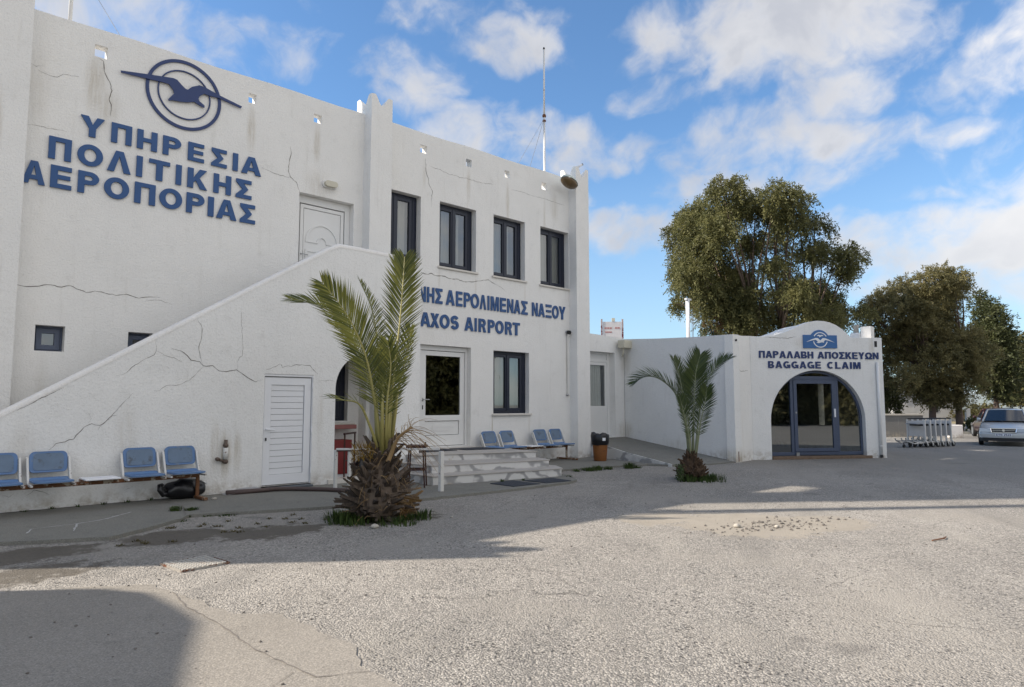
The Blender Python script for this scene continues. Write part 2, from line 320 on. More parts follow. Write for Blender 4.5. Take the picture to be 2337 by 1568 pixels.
# ---------------------------------------------------------------- lettering (bold grotesque drawn as outlines)
def stroke(pts, t):
    P = [Vector(p) for p in pts]; L = []; Rr = []
    for i, p in enumerate(P):
        d0 = (P[i]-P[i-1]).normalized() if i else None; d1 = (P[i+1]-P[i]).normalized() if i < len(P)-1 else None
        d0 = d0 or d1; d1 = d1 or d0
        n0 = Vector((-d0.y, d0.x)); n1 = Vector((-d1.y, d1.x)); m = (n0+n1); m = m/max(.35, m.length_squared)*2*(t/2)
        L.append(tuple(p+m)); Rr.append(tuple(p-m))
    return [L + Rr[::-1]]
def glyph(ch, t=.2):
    h = t*.92
    def ell(w, k=0): return arc(w/2, .5, w/2-k, .5-k*.95, 0, 360, 40)[:-1]
    def mir(pts, w): return [(w-x, y) for x, y in pts]
    if ch in 'ΙI': return t, [[rect(0, t, 0, 1)]]
    if ch in 'Π': w = .72; return w, [[[(0, 0), (t, 0), (t, 1-h), (w-t, 1-h), (w-t, 0), (w, 0), (w, 1), (0, 1)]]]
    if ch in 'ΗH': w = .72; return w, [[[(0, 0), (t, 0), (t, .5-h/2), (w-t, .5-h/2), (w-t, 0), (w, 0), (w, 1), (w-t, 1), (w-t, .5+h/2), (t, .5+h/2), (t, 1), (0, 1)]]]
    if ch in 'ΕE': w = .65; return w, [[[(0, 0), (w, 0), (w, h), (t, h), (t, .5-h*.45), (w*.93, .5-h*.45), (w*.93, .5+h*.5), (t, .5+h*.5), (t, 1-h), (w*.98, 1-h), (w*.98, 1), (0, 1)]]]
    if ch in 'Ξ': w = .66; return w, [[rect(0, w, 0, h)], [rect(.05, w-.05, .5-h*.45, .5+h*.45)], [rect(0, w, 1-h, 1)]]
    if ch in 'L': w = .6; return w, [[[(0, 0), (w, 0), (w, h), (t, h), (t, 1), (0, 1)]]]
    if ch in 'ΤT': w = .68; return w, [[[(w/2-t/2, 0), (w/2+t/2, 0), (w/2+t/2, 1-h), (w, 1-h), (w, 1), (0, 1), (0, 1-h), (w/2-t/2, 1-h)]]]
    if ch in 'Σ': w = .68; return w, [[[(0, 0), (w, 0), (w, h), (.31, h), (.53, .5), (.31, 1-h), (w*.97, 1-h), (w*.97, 1), (0, 1), (0, 1-h*.85), (.27, .5), (0, h*.85)]]]
    if ch in 'ΑA':
        w = .80; o = [(0, 0), (t*1.06, 0), (.265, .2), (.535, .2), (w-t*1.06, 0), (w, 0), (w/2+t*.58, 1), (w/2-t*.58, 1)]
        return w, [[o, [(.318, .2+h*.9), (.482, .2+h*.9), (w/2, .80)]]]
    if ch in 'Λ': w = .78; return w, [[[(0, 0), (t*1.06, 0), (w/2, .76), (w-t*1.06, 0), (w, 0), (w/2+t*.58, 1), (w/2-t*.58, 1)]]]
    if ch in 'ΥY': w = .76; return w, [[[(w/2-t/2, 0), (w/2+t/2, 0), (w/2+t/2, .41), (w, 1), (w-t*1.15, 1), (w/2, .60), (t*1.15, 1), (0, 1), (w/2-t/2, .41)]]]
    if ch in 'ΝN': w = .72; return w, [[[(0, 0), (t*.95, 0), (t*.95, .66), (w-t, 0), (w, 0), (w, 1), (w-t*.95, 1), (w-t*.95, .35), (t, 1), (0, 1)]]]
    if ch in 'ΜM': w = .86; return w, [[[(0, 0), (t*.9, 0), (t*.9, .70), (w/2-t*.42, 0), (w/2+t*.42, 0), (w-t*.9, .70), (w-t*.9, 0), (w, 0), (w, 1), (w-t*1.35, 1), (w/2, .31), (t*1.35, 1), (0, 1)]]]
    if ch in 'ΚK': w = .74; return w, [[[(0, 0), (t, 0), (t, .28), (.31, .40), (w-t*1.22, 0), (w, 0), (.44, .55), (w*.96, 1), (w*.96-t*1.25, 1), (t, .53), (t, 1), (0, 1)]]]
    if ch in 'ΧX': w = .76; return w, [[[(0, 0), (t*1.2, 0), (w/2, .34), (w-t*1.2, 0), (w, 0), (w/2+.115, .51), (w*.97, 1), (w*.97-t*1.2, 1), (w/2, .67), (w*.03+t*1.2, 1), (w*.03, 1), (w/2-.115, .51)]]]
    if ch in 'ΟO': w = .82; return w, [[ell(w), ell(w, t)[::-1]]]
    if ch in 'ΡPRΒB':
        bot = .40 if ch in 'ΡP' else .42; w = .68; r = (1-bot)/2; cx = w-r*1.02
        up = arc(cx, bot+r, r*1.02, r, -90, 90, 14)
        hole = [(t, bot+h), *arc(cx, bot+r, r*1.02-t, r-h, -90, 90, 12), (t, 1-h)]
        if ch in 'ΡP': return w, [[[(0, 0), (t, 0), (t, bot), *up, (0, 1)], hole[::-1]]]
        if ch == 'R':
            w2 = .72; return w2, [[[(0, 0), (t, 0), (t, bot-.02), (.30, bot-.02), (.40, bot-.06), (.48, 0), (w2, 0), (.62, .28), (.55, .40), *up[3:], (0, 1)], hole[::-1]]]
        w = .71; b1 = arc(w-.27, .27, .27, .27, -90, 62, 12); b2 = arc(w-.30, .765, .245, .235, -50, 90, 12)
        h1 = [(t, h), *arc(w-.28, .27, .28-t, .27-h*.97, -90, 90, 10), (t, .54-h)]
        h2 = [(t, .54), *arc(w-.31, .7, .25-t+.01, .14, -70, 70, 8), (t, 1-h)]
        h2 = [(t, .56), (w-.33, .56), *arc(w-.33, .69, .09, .125, -80, 80, 8), (w-.33, 1-h), (t, 1-h)]
        return w, [[[(0, 0), *b1, *b2, (0, 1)], h1[::-1], h2[::-1]]]
    if ch == 'C': w = .78; return w, [stroke(arc(w/2, .5, w/2-t/2, .5-t/2, 48, 312, 30), t)]
    if ch == 'G':
        w = .82; a = arc(w/2, .5, w/2-t/2, .5-t/2, 48, 318, 30)
        return w, [stroke(a, t), [[(w/2+.02, .52), (w, .52), (w, .02), (w-t*.65, .02), (w-t*.9, .52-h*.9), (w/2+.02, .52-h*.9)]]]
    if ch == 'S':
        w = .70; r = .25; pts = arc(w/2, 1-t/2-.205, w/2-t/2-.01, .205, 22, 250, 16) + arc(w/2, t/2+.215, w/2-t/2, .215, 78, -160, 16)
        return w, [stroke(pts, t)]
    if ch == 'Ω':
        w = .84; pts = [(.0, h/2), (.285, h/2)] + arc(w/2, .56, w/2-t/2, .44-t/2, 236, -56, 26) + [(w-.285, h/2), (w, h/2)]
        return w, [stroke(pts, t)]
    if ch == '2':
        return .6, [stroke(arc(.3, .72, .22, .2, 170, -30, 12)+[(.1, h/2), (.6, h/2)], t)]
    if ch == '5':
        return .6, [stroke([(.55, 1-h/2), (.14, 1-h/2), (.1, .55)]+arc(.3, .32, .22, .23, 110, -160, 14), t)]
    if ch == '0': return .6, [[arc(.3, .5, .3, .5, 0, 360, 24)[:-1], arc(.3, .5, .3-t, .5-h, 0, 360, 24)[:-1][::-1]]]
    return .35, []
def text(mb, s, x0, x1, z0, h, d0, d1, fr, gap=.11, t=.2, ranges=None):
    gs = [glyph(c, t) for c in s]
    if ranges: place = [(a, (b-a)/g[0]) for (a, b), g in zip(ranges, gs)]
    else:
        W_ = sum(g[0] for g in gs) + gap*(len(s)-1); k = (x1-x0)/W_; place = []; x = x0
        for g in gs: place.append((x, k)); x += (g[0]+gap)*k
    for j, ((x, k), g) in enumerate(zip(place, gs)):
        for i, lp in enumerate(g[1]):
            mb.plate([[(x+u*k, z0+w*h) for u, w in l] for l in lp], d0-.0007*i, d1, fr)
YF = lambda u, d, w: (u, d, w)

def crack(parent, pts, Y, w=.011, fr=None, seed=0):      # a jagged open crack lying in the plaster
    r = random.Random(seed); P = []
    for (a, b) in zip(pts, pts[1:]):
        n = max(2, int(math.dist(a, b)/.05))
        for i in range(n):
            f = i/n; j = .010 if 0 < i else 0
            P.append((a[0]+(b[0]-a[0])*f+r.uniform(-j, j), a[1]+(b[1]-a[1])*f+r.uniform(-j, j)))
    P.append(pts[-1]); mb = MB(); vs = []
    for i, p in enumerate(P):
        a = Vector(P[max(i-1, 0)]); b = Vector(P[min(i+1, len(P)-1)]); t = (b-a).normalized(); n = Vector((-t.y, t.x))
        e = min(1, .25+min(i, len(P)-1-i)/5); ww = .78*w*e*r.uniform(.4, 1.35)/2
        for sgn in (1, -1):
            q = Vector(p)+n*ww*sgn; vs.append((q.x, Y-.0025, q.y) if fr is None else fr(q.x, -.0025, q.y))
    mb.add(vs, [(2*i, 2*i+1, 2*i+3, 2*i+2) for i in range(len(P)-1)])
    return mb.build('crack', M['crack'], parent, fixn=False)
# ---------------------------------------------------------------- the ground
def ground_material():
    m, t, p, oc = newmat('worn_asphalt')
    big = fbm(t, oc, .35, 6, .6); mid = fbm(t, oc, 2.2, 7, .65)
    vo = N(t, 'ShaderNodeTexVoronoi', {'Vector': oc, 'Scale': 70.}); vo2 = N(t, 'ShaderNodeTexVoronoi', {'Vector': oc, 'Scale': 27., 'Randomness': 1.})
    c = mixc(t, mrange(t, big, .3, .7), (.205, .195, .178), (.325, .305, .275))
    c = mixc(t, mrange(t, mid, .40, .70, 0, .55), c, (.165, .155, .142))
    peb = N(t, 'ShaderNodeSeparateColor', {0: vo.outputs['Color']}).outputs[0]
    c = mixc(t, mrange(t, peb, .35, 1., 0, .7, 'LINEAR'), c, (.58, .54, .48))
    c = mixc(t, mrange(t, vo.outputs['Distance'], .42, .72, 0, .38), c, (.085, .08, .072))  # crevices between the pebbles darkened in the colour, as painted shade
    pit = math_(t, 'MULTIPLY', mrange(t, N(t, 'ShaderNodeSeparateColor', {0: vo2.outputs['Color']}).outputs[1], .66, .72), mrange(t, fbm(t, oc, 1.4, 5, .6), .36, .56))
    pitd = math_(t, 'MULTIPLY', pit, mrange(t, vo2.outputs['Distance'], .48, .22))
    c = mixc(t, math_(t, 'MULTIPLY', pitd, .8), c, (.055, .052, .05))
    dust = mrange(t, fbm(t, oc, .55, 5, .6), .46, .66, 0, .6); c = mixc(t, dust, c, mixc(t, mid, (.27, .25, .22), (.36, .335, .295)))
    lane = fbm(t, vscale(t, N(t, 'ShaderNodeMapping', {'Vector': oc, 'Rotation': (0, 0, R(-33))}).outputs[0], (.16, .85, 1.)), 1.3, 5, .6)
    c = mixc(t, mrange(t, lane, .50, .74, 0, .38), c, (.15, .145, .135)); c = mixc(t, mrange(t, lane, .46, .26, 0, .35), c, (.40, .375, .33))
    oil = mrange(t, fbm(t, oc, .9, 4, .5), .66, .73, 0, .45); c = mixc(t, oil, c, (.10, .095, .09))
    # small wandering cracks
    w = N(t, 'ShaderNodeVectorMath', {0: N(t, 'ShaderNodeTexNoise', {'Vector': oc, 'Scale': 1.7, 'Detail': 5.}).outputs['Color'], 'Scale': .55}, operation='SCALE').outputs[0]
    vc = N(t, 'ShaderNodeTexVoronoi', {'Vector': N(t, 'ShaderNodeVectorMath', {0: oc, 1: w}, operation='ADD').outputs[0], 'Scale': .75}, feature='DISTANCE_TO_EDGE').outputs['Distance']
    crk = math_(t, 'MULTIPLY', mrange(t, vc, .010, .002), mrange(t, fbm(t, oc, .7, 4, .6), .52, .60))
    c = mixc(t, math_(t, 'MULTIPLY', crk, .4), c, (.06, .055, .05))
    # sandy washed-out hollow in the middle of the yard, brown soil by the walkway, oil
    sand = blobs(t, oc, [((8.75, -9.0, 0), (1.5, 1.55, 9), 1.), ((8.3, -7.9, 0), (1.1, .75, 9), .9), ((9.6, -9.7, 0), (1.1, .9, 9), .9)])
    sandk = mrange(t, math_(t, 'ADD', sand, math_(t, 'MULTIPLY', math_(t, 'SUBTRACT', fbm(t, oc, 3.2, 8, .68), .5), 1.5)), .30, .55)
    c = mixc(t, sandk, c, mixc(t, mid, (.235, .21, .175), (.35, .32, .27)))
    soil = blobs(t, oc, [((1.2, -4.6, 0), (1.6, .75, 9), 1.), ((2.9, -4.6, 0), (1.1, .85, 9), 1.), ((3.9, -5.1, 0), (1.3, .8, 9), .85), ((1.2, -5.6, 0), (1.5, .8, 9), .7), ((5.5, -5.3, 0), (1.5, .9, 9), .8), ((13., -5.6, 0), (.8, .7, 9), .8)])
    soilk = mrange(t, math_(t, 'ADD', soil, math_(t, 'MULTIPLY', math_(t, 'SUBTRACT', fbm(t, oc, 4.2, 8, .70), .5), 1.9)), .34, .66)
    c = mixc(t, math_(t, 'MULTIPLY', soilk, .9), c, mixc(t, mid, (.060, .052, .042), (.135, .12, .098)))
    far = mrange(t, N(t, 'ShaderNodeSeparateXYZ', {0: oc}).outputs[0], 14., 22., 0, .55)
    c = mixc(t, far, c, (.17, .17, .165))
    smooth_ = math_(t, 'MAXIMUM', sandk, math_(t, 'MULTIPLY', soilk, .7))
    setp(t, p, col=c, rough=.92, spec=.25)
    h = math_(t, 'MULTIPLY', math_(t, 'SUBTRACT', 1., vo.outputs['Distance']), math_(t, 'SUBTRACT', 1., math_(t, 'MULTIPLY', smooth_, .75)))
    n = bump(t, h, .8, .014); n = bump(t, fbm(t, oc, 34., 5, .75), .40, .02, n)
    n = bump(t, math_(t, 'SUBTRACT', 1., pitd), .6, .015, n); setp(t, p, normal=bump(t, mid, .4, .05, n))
    return m
M['ground'] = ground_material()
def concrete(name, a, b, patch, bs=.35):
    m, t, p, oc = newmat(name)
    c = mixc(t, fbm(t, oc, .9, 7, .62), a, b)
    c = mixc(t, mrange(t, fbm(t, oc, 2.7, 7, .68), .52, .74, 0, .6), c, patch)
    c = mixc(t, mrange(t, fbm(t, vscale(t, oc, (1., 2.2, 1.)), 26., 5, .65), .5, .8, 0, .35), c, tuple(x*.55 for x in a))
    vo = N(t, 'ShaderNodeTexVoronoi', {'Vector': oc, 'Scale': 15.})
    pt = math_(t, 'MULTIPLY', mrange(t, vo.outputs['Distance'], .16, .06), mrange(t, N(t, 'ShaderNodeSeparateColor', {0: vo.outputs['Color']}).outputs[0], .78, .84))
    c = mixc(t, math_(t, 'MULTIPLY', pt, .7), c, (.06, .055, .05))
    vg = N(t, 'ShaderNodeTexVoronoi', {'Vector': oc, 'Scale': 95.}); c = mixc(t, mrange(t, N(t, 'ShaderNodeSeparateColor', {0: vg.outputs['Color']}).outputs[0], .5, 1., 0, .35, 'LINEAR'), c, tuple(x*1.5 for x in b)); c = mixc(t, mrange(t, vg.outputs['Distance'], .42, .75, 0, .3), c, tuple(x*.4 for x in a))
    setp(t, p, col=c, rough=.9, spec=.25, normal=bump(t, fbm(t, oc, 55., 4, .65), bs, .008, bump(t, fbm(t, oc, 2., 5, .6), .3, .04)))
    return m
M['walk'] = concrete('walkway_concrete', (.15, .148, .132), (.235, .228, .20), (.105, .103, .093))
M['slab'] = concrete('pale_yard_concrete', (.205, .19, .165), (.31, .285, .248), (.165, .152, .133), .9)

g = MB()
nx = [-900, -300, -100, -40, -15, 0, 10, 20, 40, 100, 300, 900]
for i in range(len(nx)-1):
    for j in range(len(nx)-1):
        g.add([(nx[i], nx[j], 0), (nx[i+1], nx[j], 0), (nx[i+1], nx[j+1], 0), (nx[i], nx[j+1], 0)], [(0, 1, 2, 3)])
import bmesh
me = g.mesh('ground', M['ground']); b_ = bmesh.new(); b_.from_mesh(me); bmesh.ops.remove_doubles(b_, verts=b_.verts, dist=.001); b_.to_mesh(me); b_.free()
go = bpy.data.objects.new('ground', me); COL.objects.link(go); structure(go)
def wob(pts, step=.16, amp=.025, seed=1):          # a broken, uneven edge
    r = random.Random(seed); out = []
    for a, b in zip(pts, pts[1:]+pts[:1]):
        n = max(1, int(math.dist(a, b)/step))
        if n > 70: n = 1
        for i in range(n):
            j = amp if i else amp*.4
            out.append((a[0]+(b[0]-a[0])*i/n+r.uniform(-j, j), a[1]+(b[1]-a[1])*i/n+r.uniform(-j, j)))
    return out
walk_edge = [(-1.5, -3.3), (.4, -3.55), (1.30, -3.80), (1.58, -3.97), (2.27, -4.32), (2.68, -4.03), (3.35, -3.51), (3.53, -3.23), (5.19, -3.87), (7.15, -4.22), (9.07, -4.30), (10.5, -4.26), (10.95, -4.08), (11.5, -3.3), (11.75, -2.75), (12.44, -2.40), (14.31, -2.72), (15.07, -2.95)]
mb = MB(); mb.slab(wob(walk_edge, .14, .018, 3) + [(15.3, -3.45), (16.1, -1.0), (16.1, .3), (-1.5, .3)], -.1, .045)
structure(mb.build('walkway', M['walk'], bevel=.008))
slab_edge = [(-5, -6.0), (1.0, -6.25), (1.51, -6.5), (2.03, -6.86), (2.06, -7.24), (2.18, -8.2), (2.46, -8.46), (2.50, -9.48), (2.39, -9.70), (2.33, -9.88), (2.33, -10.3), (2.0, -12.5), (-5, -12.5)]
mb = MB(); mb.slab(wob(slab_edge, .09, .032, 5), -.05, .008)
structure(mb.build('concrete_slab', M['slab']))
# joints in the walkway and slab
mb = MB()
def strip(mb, pts, w, z, seed=0):
    r = random.Random(seed); P = []
    for a, b in zip(pts, pts[1:]):
        n = max(2, int(math.dist(a, b)/.07))
        P += [(a[0]+(b[0]-a[0])*i/n+r.uniform(-.008, .008), a[1]+(b[1]-a[1])*i/n+r.uniform(-.008, .008)) for i in range(n)]
    P.append(pts[-1]); vs = []
    for i, p in enumerate(P):
        t = (Vector(P[min(i+1, len(P)-1)])-Vector(P[max(i-1, 0)])).normalized(); k = w/2*r.uniform(.3, 1.2)
        vs += [(p[0]-t.y*k, p[1]+t.x*k, z), (p[0]+t.y*k, p[1]-t.x*k, z)]
    mb.add(vs, [(2*i, 2*i+1, 2*i+3, 2*i+2) for i in range(len(P)-1)])
strip(mb, [(2.06, -7.24), (1.99, -7.75), (2.02, -8.35), (1.98, -9.0), (2.05, -9.75), (2.33, -9.9)], .012, .0125, 1)
strip(mb, [(1.98, -9.6), (1.72, -9.75), (1.5, -10.1)], .008, .0125, 2)
structure(mb.build('slab_joint', M['crack'], fixn=False))
mb = MB(); strip(mb, [(3.5, -3.2), (3.75, -2.3), (3.6, -1.27)], .016, .0495, 3); strip(mb, [(8.3, -4.2), (8.15, -3.2)], .012, .0495, 4)
structure(mb.build('walkway_joint', M['crack'], fixn=False))
mb = MB(); strip(mb, [(2.05, -3.6), (2.2, -3.05), (2.55, -2.9), (3.0, -2.45)], .035, .0488, 5); strip(mb, [(2.2, -3.05), (1.7, -3.1), (1.6, -3.4)], .02, .0488, 6)
structure(mb.build('paint_scuff', simple('spilt_paint', (.42, .42, .41), .8, var=.3, vs=12), fixn=False))
# ---------------------------------------------------------------- terminal building
zt = lambda x: 8.28 + (x-1.78)*.0152
st_F = [((2.75, 0, 7.25), (.24, .4, .75), 0.61), ((2.95, 0, 6.9), (.3, .4, .55), 0.36), ((5.56, 0, 7.25), (.13, .4, .7), 0.54), ((7.03, 0, 7.35), (.12, .4, .6), 0.50), ((8.45, -.3, 6.9), (.12, .5, .35), 0.32),
        ((9.95, 0, 7.35), (.1, .4, .5), 0.25), ((11.4, 0, 7.35), (.10, .4, .65), 0.43), ((12.82, 0, 7.25), (.10, .4, .8), 0.50), ((14.32, 0, 6.7), (.07, .4, 1.4), 0.47), ((14.75, 0, 7.45), (.25, .4, .6), 0.36),
        ((12.27, 0, 1.0), (.035, .4, .5), 0.72), ((13.66, 0, 1.0), (.05, .4, .45), 0.43), ((15.25, 0, 2.8), (.06, .4, 1.3), 0.40), ((11.66, 0, 4.7), (.06, .4, .5), 0.32), ((13.5, 0, 4.75), (.06, .4, .45), 0.29),
        ((15.4, 0, 4.8), (.07, .4, .45), 0.29), ((10.45, 0, 4.75), (.06, .4, .4), 0.25), ((7.1, 0, 6.4), (.5, .4, .5), 0.29), ((2.2, 0, 1.7), (.15, .4, 1.), 0.22), ((1.9, 0, 6.9), (.25, .4, 1.), 0.22)]
M['stuccoF'] = stucco('white_stucco_facade', stains=st_F)
M['stucco'] = stucco('white_stucco', stains=[((1.35, -.3, 6.0), (.12, .4, .9), .6)])
M['roof'] = simple('roof_screed', (.33, .32, .30), .9, var=.2, vs=1.5)

TB = empty('terminal_building', (8, 3, 0), label='two storey white stucco terminal with blue Greek lettering and bird emblem', cat='building', local=False)
WIN = [(8.62, 9.86, 5.12, 6.745), (10.45, 11.67, 5.08, 6.755), (12.30, 13.505, 5.08, 6.775), (14.14, 15.375, 5.07, 6.785)]
LOWWIN = (12.305, 13.66, 1.355, 3.045); LOWDOOR = (9.75, 11.515, .53, 3.07); UPDOOR = (6.65, 7.98, 3.76, 6.165)
SMALL = [(2.085, 2.505, 2.485, 2.915), (3.47, 3.87, 2.485, 2.895)]
HOLES = [(2.71, 2.91, 7.78, 8.0), (5.48, 5.64, 7.80, 8.0), (6.94, 7.13, 7.81, 8.0), (9.82, 10.03, 7.88, 8.08), (11.31, 11.50, 7.89, 8.09), (12.71, 12.90, 7.92, 8.12), (14.21, 14.41, 7.91, 8.12)]
PORCHWIN = (6.55, 7.93, 1.24, 2.72)
TH = .20
xs = [-5.2, 1.0, 3., 6., 9., 12., 15., 15.98]
top = [(x, zt(x)+.012*math.sin(x*2.3)) for x in [-5.2+i*.53 for i in range(40)]] + [(15.98, zt(15.98))]
outer = [(-5.2, -.1), (15.98, -.1)] + top[::-1]
mb = MB()
mb.plate([outer] + [rect(*w)[::-1] for w in WIN + [LOWWIN, LOWDOOR, UPDOOR, PORCHWIN] + SMALL + HOLES], 0, TH, YF)
fac = mb.build('facade_wall', M['stuccoF'], TB, bevel=.014)
mb = MB(); mb.plate([[(.25, -.1), (10.0, -.1), (10.0, 8.4), (.25, 8.4)]], 15.98, 15.73, lambda u, d, w: (d, u, w)); mb.build('side_wall', M['stucco'], TB)
mb = MB(); mb.plate([[(.25, -.1), (10.0, -.1), (10.0, 8.3), (.25, 8.3)]], -5.2, -4.95, lambda u, d, w: (d, u, w))
mb.build('side_wall', M['stucco'], TB)
mb = MB(); mb.box(-4.95, 15.73, 9.75, 10, -.1, 8.3); mb.build('rear_wall', M['stucco'], TB)
mb = MB(); mb.box(-4.94, 15.72, .26, 9.74, 7.45, 7.6); mb.build('roof', M['roof'], TB)
mb = MB(); mb.box(-4.94, 15.72, .26, 9.74, 3.5, 3.7); mb.box(-4.94, 15.72, .26, 9.74, .3, .5); mb.build('floor', M['inner'], TB)
mb = MB(); mb.box(8.1, 8.3, .27, 9.73, .52, 7.44); mb.box(-4.93, 8.09, 4.0, 4.2, .52, 7.44); mb.box(8.31, 15.71, 4.0, 4.2, .52, 7.44); mb.build('inner_wall', M['inner'], TB)

def crown_pillar(x0, x1, y0, y1, zb, zl, zh, taper=.04):      # square pier whose top is cut into four pointed horns
    mb = MB(); cx = (x0+x1)/2; cy = (y0+y1)/2; n = 16
    def h(i):
        t = abs(2*i/n-1)
        if t > .62: return zh-(t-.62)*.04
        u = max(0, (t-.10)/.52); return zl+(zh-.01-zl)*(u*u*(3-2*u)*.55+u*.45)
    ring = []; top = []
    n = 20
    per = [(x0+(x1-x0)*i/n, y0, i) for i in range(n)] + [(x1, y0+(y1-y0)*i/n, i) for i in range(n)] + [(x1-(x1-x0)*i/n, y1, i) for i in range(n)] + [(x0, y1-(y1-y0)*i/n, i) for i in range(n)]
    k = len(per); vs = []
    for x, y, i in per: vs.append((cx+(x-cx)*(1+taper), y0+(y-y0)*(1+taper) - (0 if y > y0+.01 else taper*.3), zb))
    for x, y, i in per: vs.append((x, y, h(i)))
    for x, y, i in per: vs.append((cx+(x-cx)*.62, cy+(y-cy)*.62, zl+(h(i)-zl)*.55))
    vs.append((cx, cy, zl-.02))
    fs = [(i, (i+1) % k, k+(i+1) % k, k+i) for i in range(k)] + [(k+i, k+(i+1) % k, 2*k+(i+1) % k, 2*k+i) for i in range(k)] + [(2*k+i, 2*k+(i+1) % k, 3*k) for i in range(k)]
    mb.add(vs, fs); return mb.build('pillar', M['stucco'], TB)
crown_pillar(8.215, 8.785, -.30, .34, .02, 8.56, 8.80)
crown_pillar(15.39, 15.975, -.30, .32, -.05, 8.55, 8.83, .0)
crown_pillar(1.05, 1.755, -.30, .35, -.05, 8.95, 9.3)
crown_pillar(-5.2, -4.6, -.30, .35, -.05, 8.55, 8.8)

def window(parent, x0, x1, z0, z1, Y, frame='navy', leaves=2, pane='glass', fw=.075, sill=True, curtain=(.0, 1.), yfr=YF, sillout=.045, solid=None):
    F = lambda u, d, w: yfr(u, Y+d, w); fr_ = .15 if leaves == 2 else fw
    mb = MB(); mb.plate([rect(x0+.002, x1-.002, z0+.002, z1-.002), rect(x0+fw, x1-fr_, z0+fw*.8, z1-fw)[::-1]], -.02, .06, F)
    w = (x1-x0-fw-fr_)/leaves; sw = .085
    for i in range(leaves):
        a = x0+fw+w*i; mb.plate([rect(a+.004, a+w-.004, z0+fw*.8+.004, z1-fw-.004), rect(a+sw, a+w-sw, z0+fw*.8+sw, z1-fw-sw)[::-1]], -.035, .03, F)
    if leaves == 2:
        mb.plate([rect(x1-.13, x1-.03, z0+.06, z1-.08)], -.034, -.0205, F)
        m_ = x0+fw+w; mb.plate([rect(m_-.04, m_+.03, z0+fw*.9, z1-fw*1.1)], -.05, -.034, F)
    o = mb.build('window', M[frame], parent, bevel=.004, seg=1)
    for i in range(leaves):
        a = x0+fw+w*i; mb = MB(); mb.plate([rect(a+sw-.005, a+w-sw+.005, z0+fw*.8+sw-.005, z1-fw-sw+.005)], .004, .004, F); mb.build('pane', M[pane], o)
    if curtain:
        c0, c1 = curtain; mb = MB(); n = 44; a = x0+.05+(x1-x0-.1)*c0; b = x0+.05+(x1-x0-.1)*c1; vs = []
        for i in range(n+1):
            x = a+(b-a)*i/n; d = .13+.022*math.sin(i*1.15)+.012*math.sin(i*.47+x*3); vs += [F(x, d, z0+.03), F(x, d+.01*math.sin(i*.8), z1-.04)]
        mb.add(vs, [(2*i, 2*i+2, 2*i+3, 2*i+1) for i in range(n)]); mb.build('curtain', M['curtain'], o, smooth=True, fixn=False)
    if sill:
        mb = MB(); G = lambda u, d, w: yfr(u, d, w); mb.plate([rect(x0-.06, x1+.06, z0-.055, z0-.002)], -sillout, -.001, G); mb.plate([rect(x0+.003, x1-.003, z0-.05, z0+.001)], 0, Y+.05, G)
        mb.build('sill', M['marble_sill'], o, bevel=.008)
    return o
for i, w in enumerate(WIN): window(TB, *w, .2, curtain=[(.0, .82), (.0, .73), (.0, .72), (.05, .9)][i], sill=i > 0)
window(TB, *LOWWIN, .17, curtain=(0, .93), sillout=.07)
for w in SMALL: window(TB, *w, .2, leaves=1, fw=.035, pane='glass_dark', frame='slate', curtain=None, sill=False)
pw = window(TB, *PORCHWIN, .16, leaves=2, pane='glass_dark', curtain=None, sill=False)
mb = MB(); mb.box(6.3, 7.99, -.30, -.003, 1.07, 1.16); mb.build('window_ledge', M['pinkstone'], TB, bevel=.01)
mb = MB(); mb.box(6.3, 7.97, -.27, -.003, 1.163, 1.20); mb.build('window_ledge', M['marble_sill'], TB, bevel=.006)

# upper door (white panelled, fanlight moulding)
x0, x1, z0, z1 = UPDOOR
mb = MB(); mb.plate([[(x0+.003, z0), (x1-.003, z0), (x1-.003, z1-.003), (x0+.003, z1-.003)], [(x0+.10, z0+.02), (x0+.10, z1-.17), (x1-.13, z1-.17), (x1-.13, z0+.02)]], .17, .235, YF)
updoor = mb.build('door', M['white_pvc'], TB, bevel=.006)
mb = MB(); mb.plate([rect(x0+.105, x1-.135, z0+.02, z1-.175)], .226, .232, YF); mb.build('door_gap_shade', M['dark'], updoor)  # dark sheet painting the recess shade seen through the gaps
mb = MB(); a, b = x0+.11, x1-.14; mb.plate([rect(a+.012, b-.012, z0+.02, z1-.192), rect(a+.085, b-.085, z0+.1, z1-.27)[::-1]], .178, .225, YF); mb.plate([rect(a+.097, b-.097, z0+.112, z1-.282)], .185, .2255, YF)
cx = (a+b)/2; z = z1-1.02
mb.plate([arc(cx, z, .40, .44, 0, 180, 24) + arc(cx, z, .36, .40, 180, 0, 24)], .168, .1845, YF)
mb.plate([[(cx-.36, z), (cx-.10, z), (cx-.10, z+.035), (cx-.36, z+.035)]], .168, .1845, YF); mb.plate([rect(cx+.10, cx+.36, z, z+.035)], .168, .1845, YF)
mb.plate([arc(cx, z, .135, .165, 0, 180, 12) + arc(cx, z, .10, .13, 180, 0, 12)], .167, .1845, YF)
for px in (cx-.40, cx+.08):
    mb.plate([rect(px, px+.32, z-1.05, z-.16), rect(px+.045, px+.275, z-1.0, z-.21)[::-1]], .168, .1845, YF); mb.plate([rect(px+.075, px+.245, z-.97, z-.24)], .172, .1845, YF)
mb.build('door_leaf', M['white_pvc'], updoor, bevel=.006)
mb = MB(); mb.tube([(x0+.15, .18, 4.86), (x0+.15, .12, 4.86)], .012); mb.tube([(x0+.15, .12, 4.86), (x0+.29, .12, 4.85)], .011); mb.build('handle', M['steel'], updoor); mb = MB(); mb.box(x0+.135, x0+.165, .172, .183, 4.62, 4.72); mb.build('lock', M['steel'], updoor)
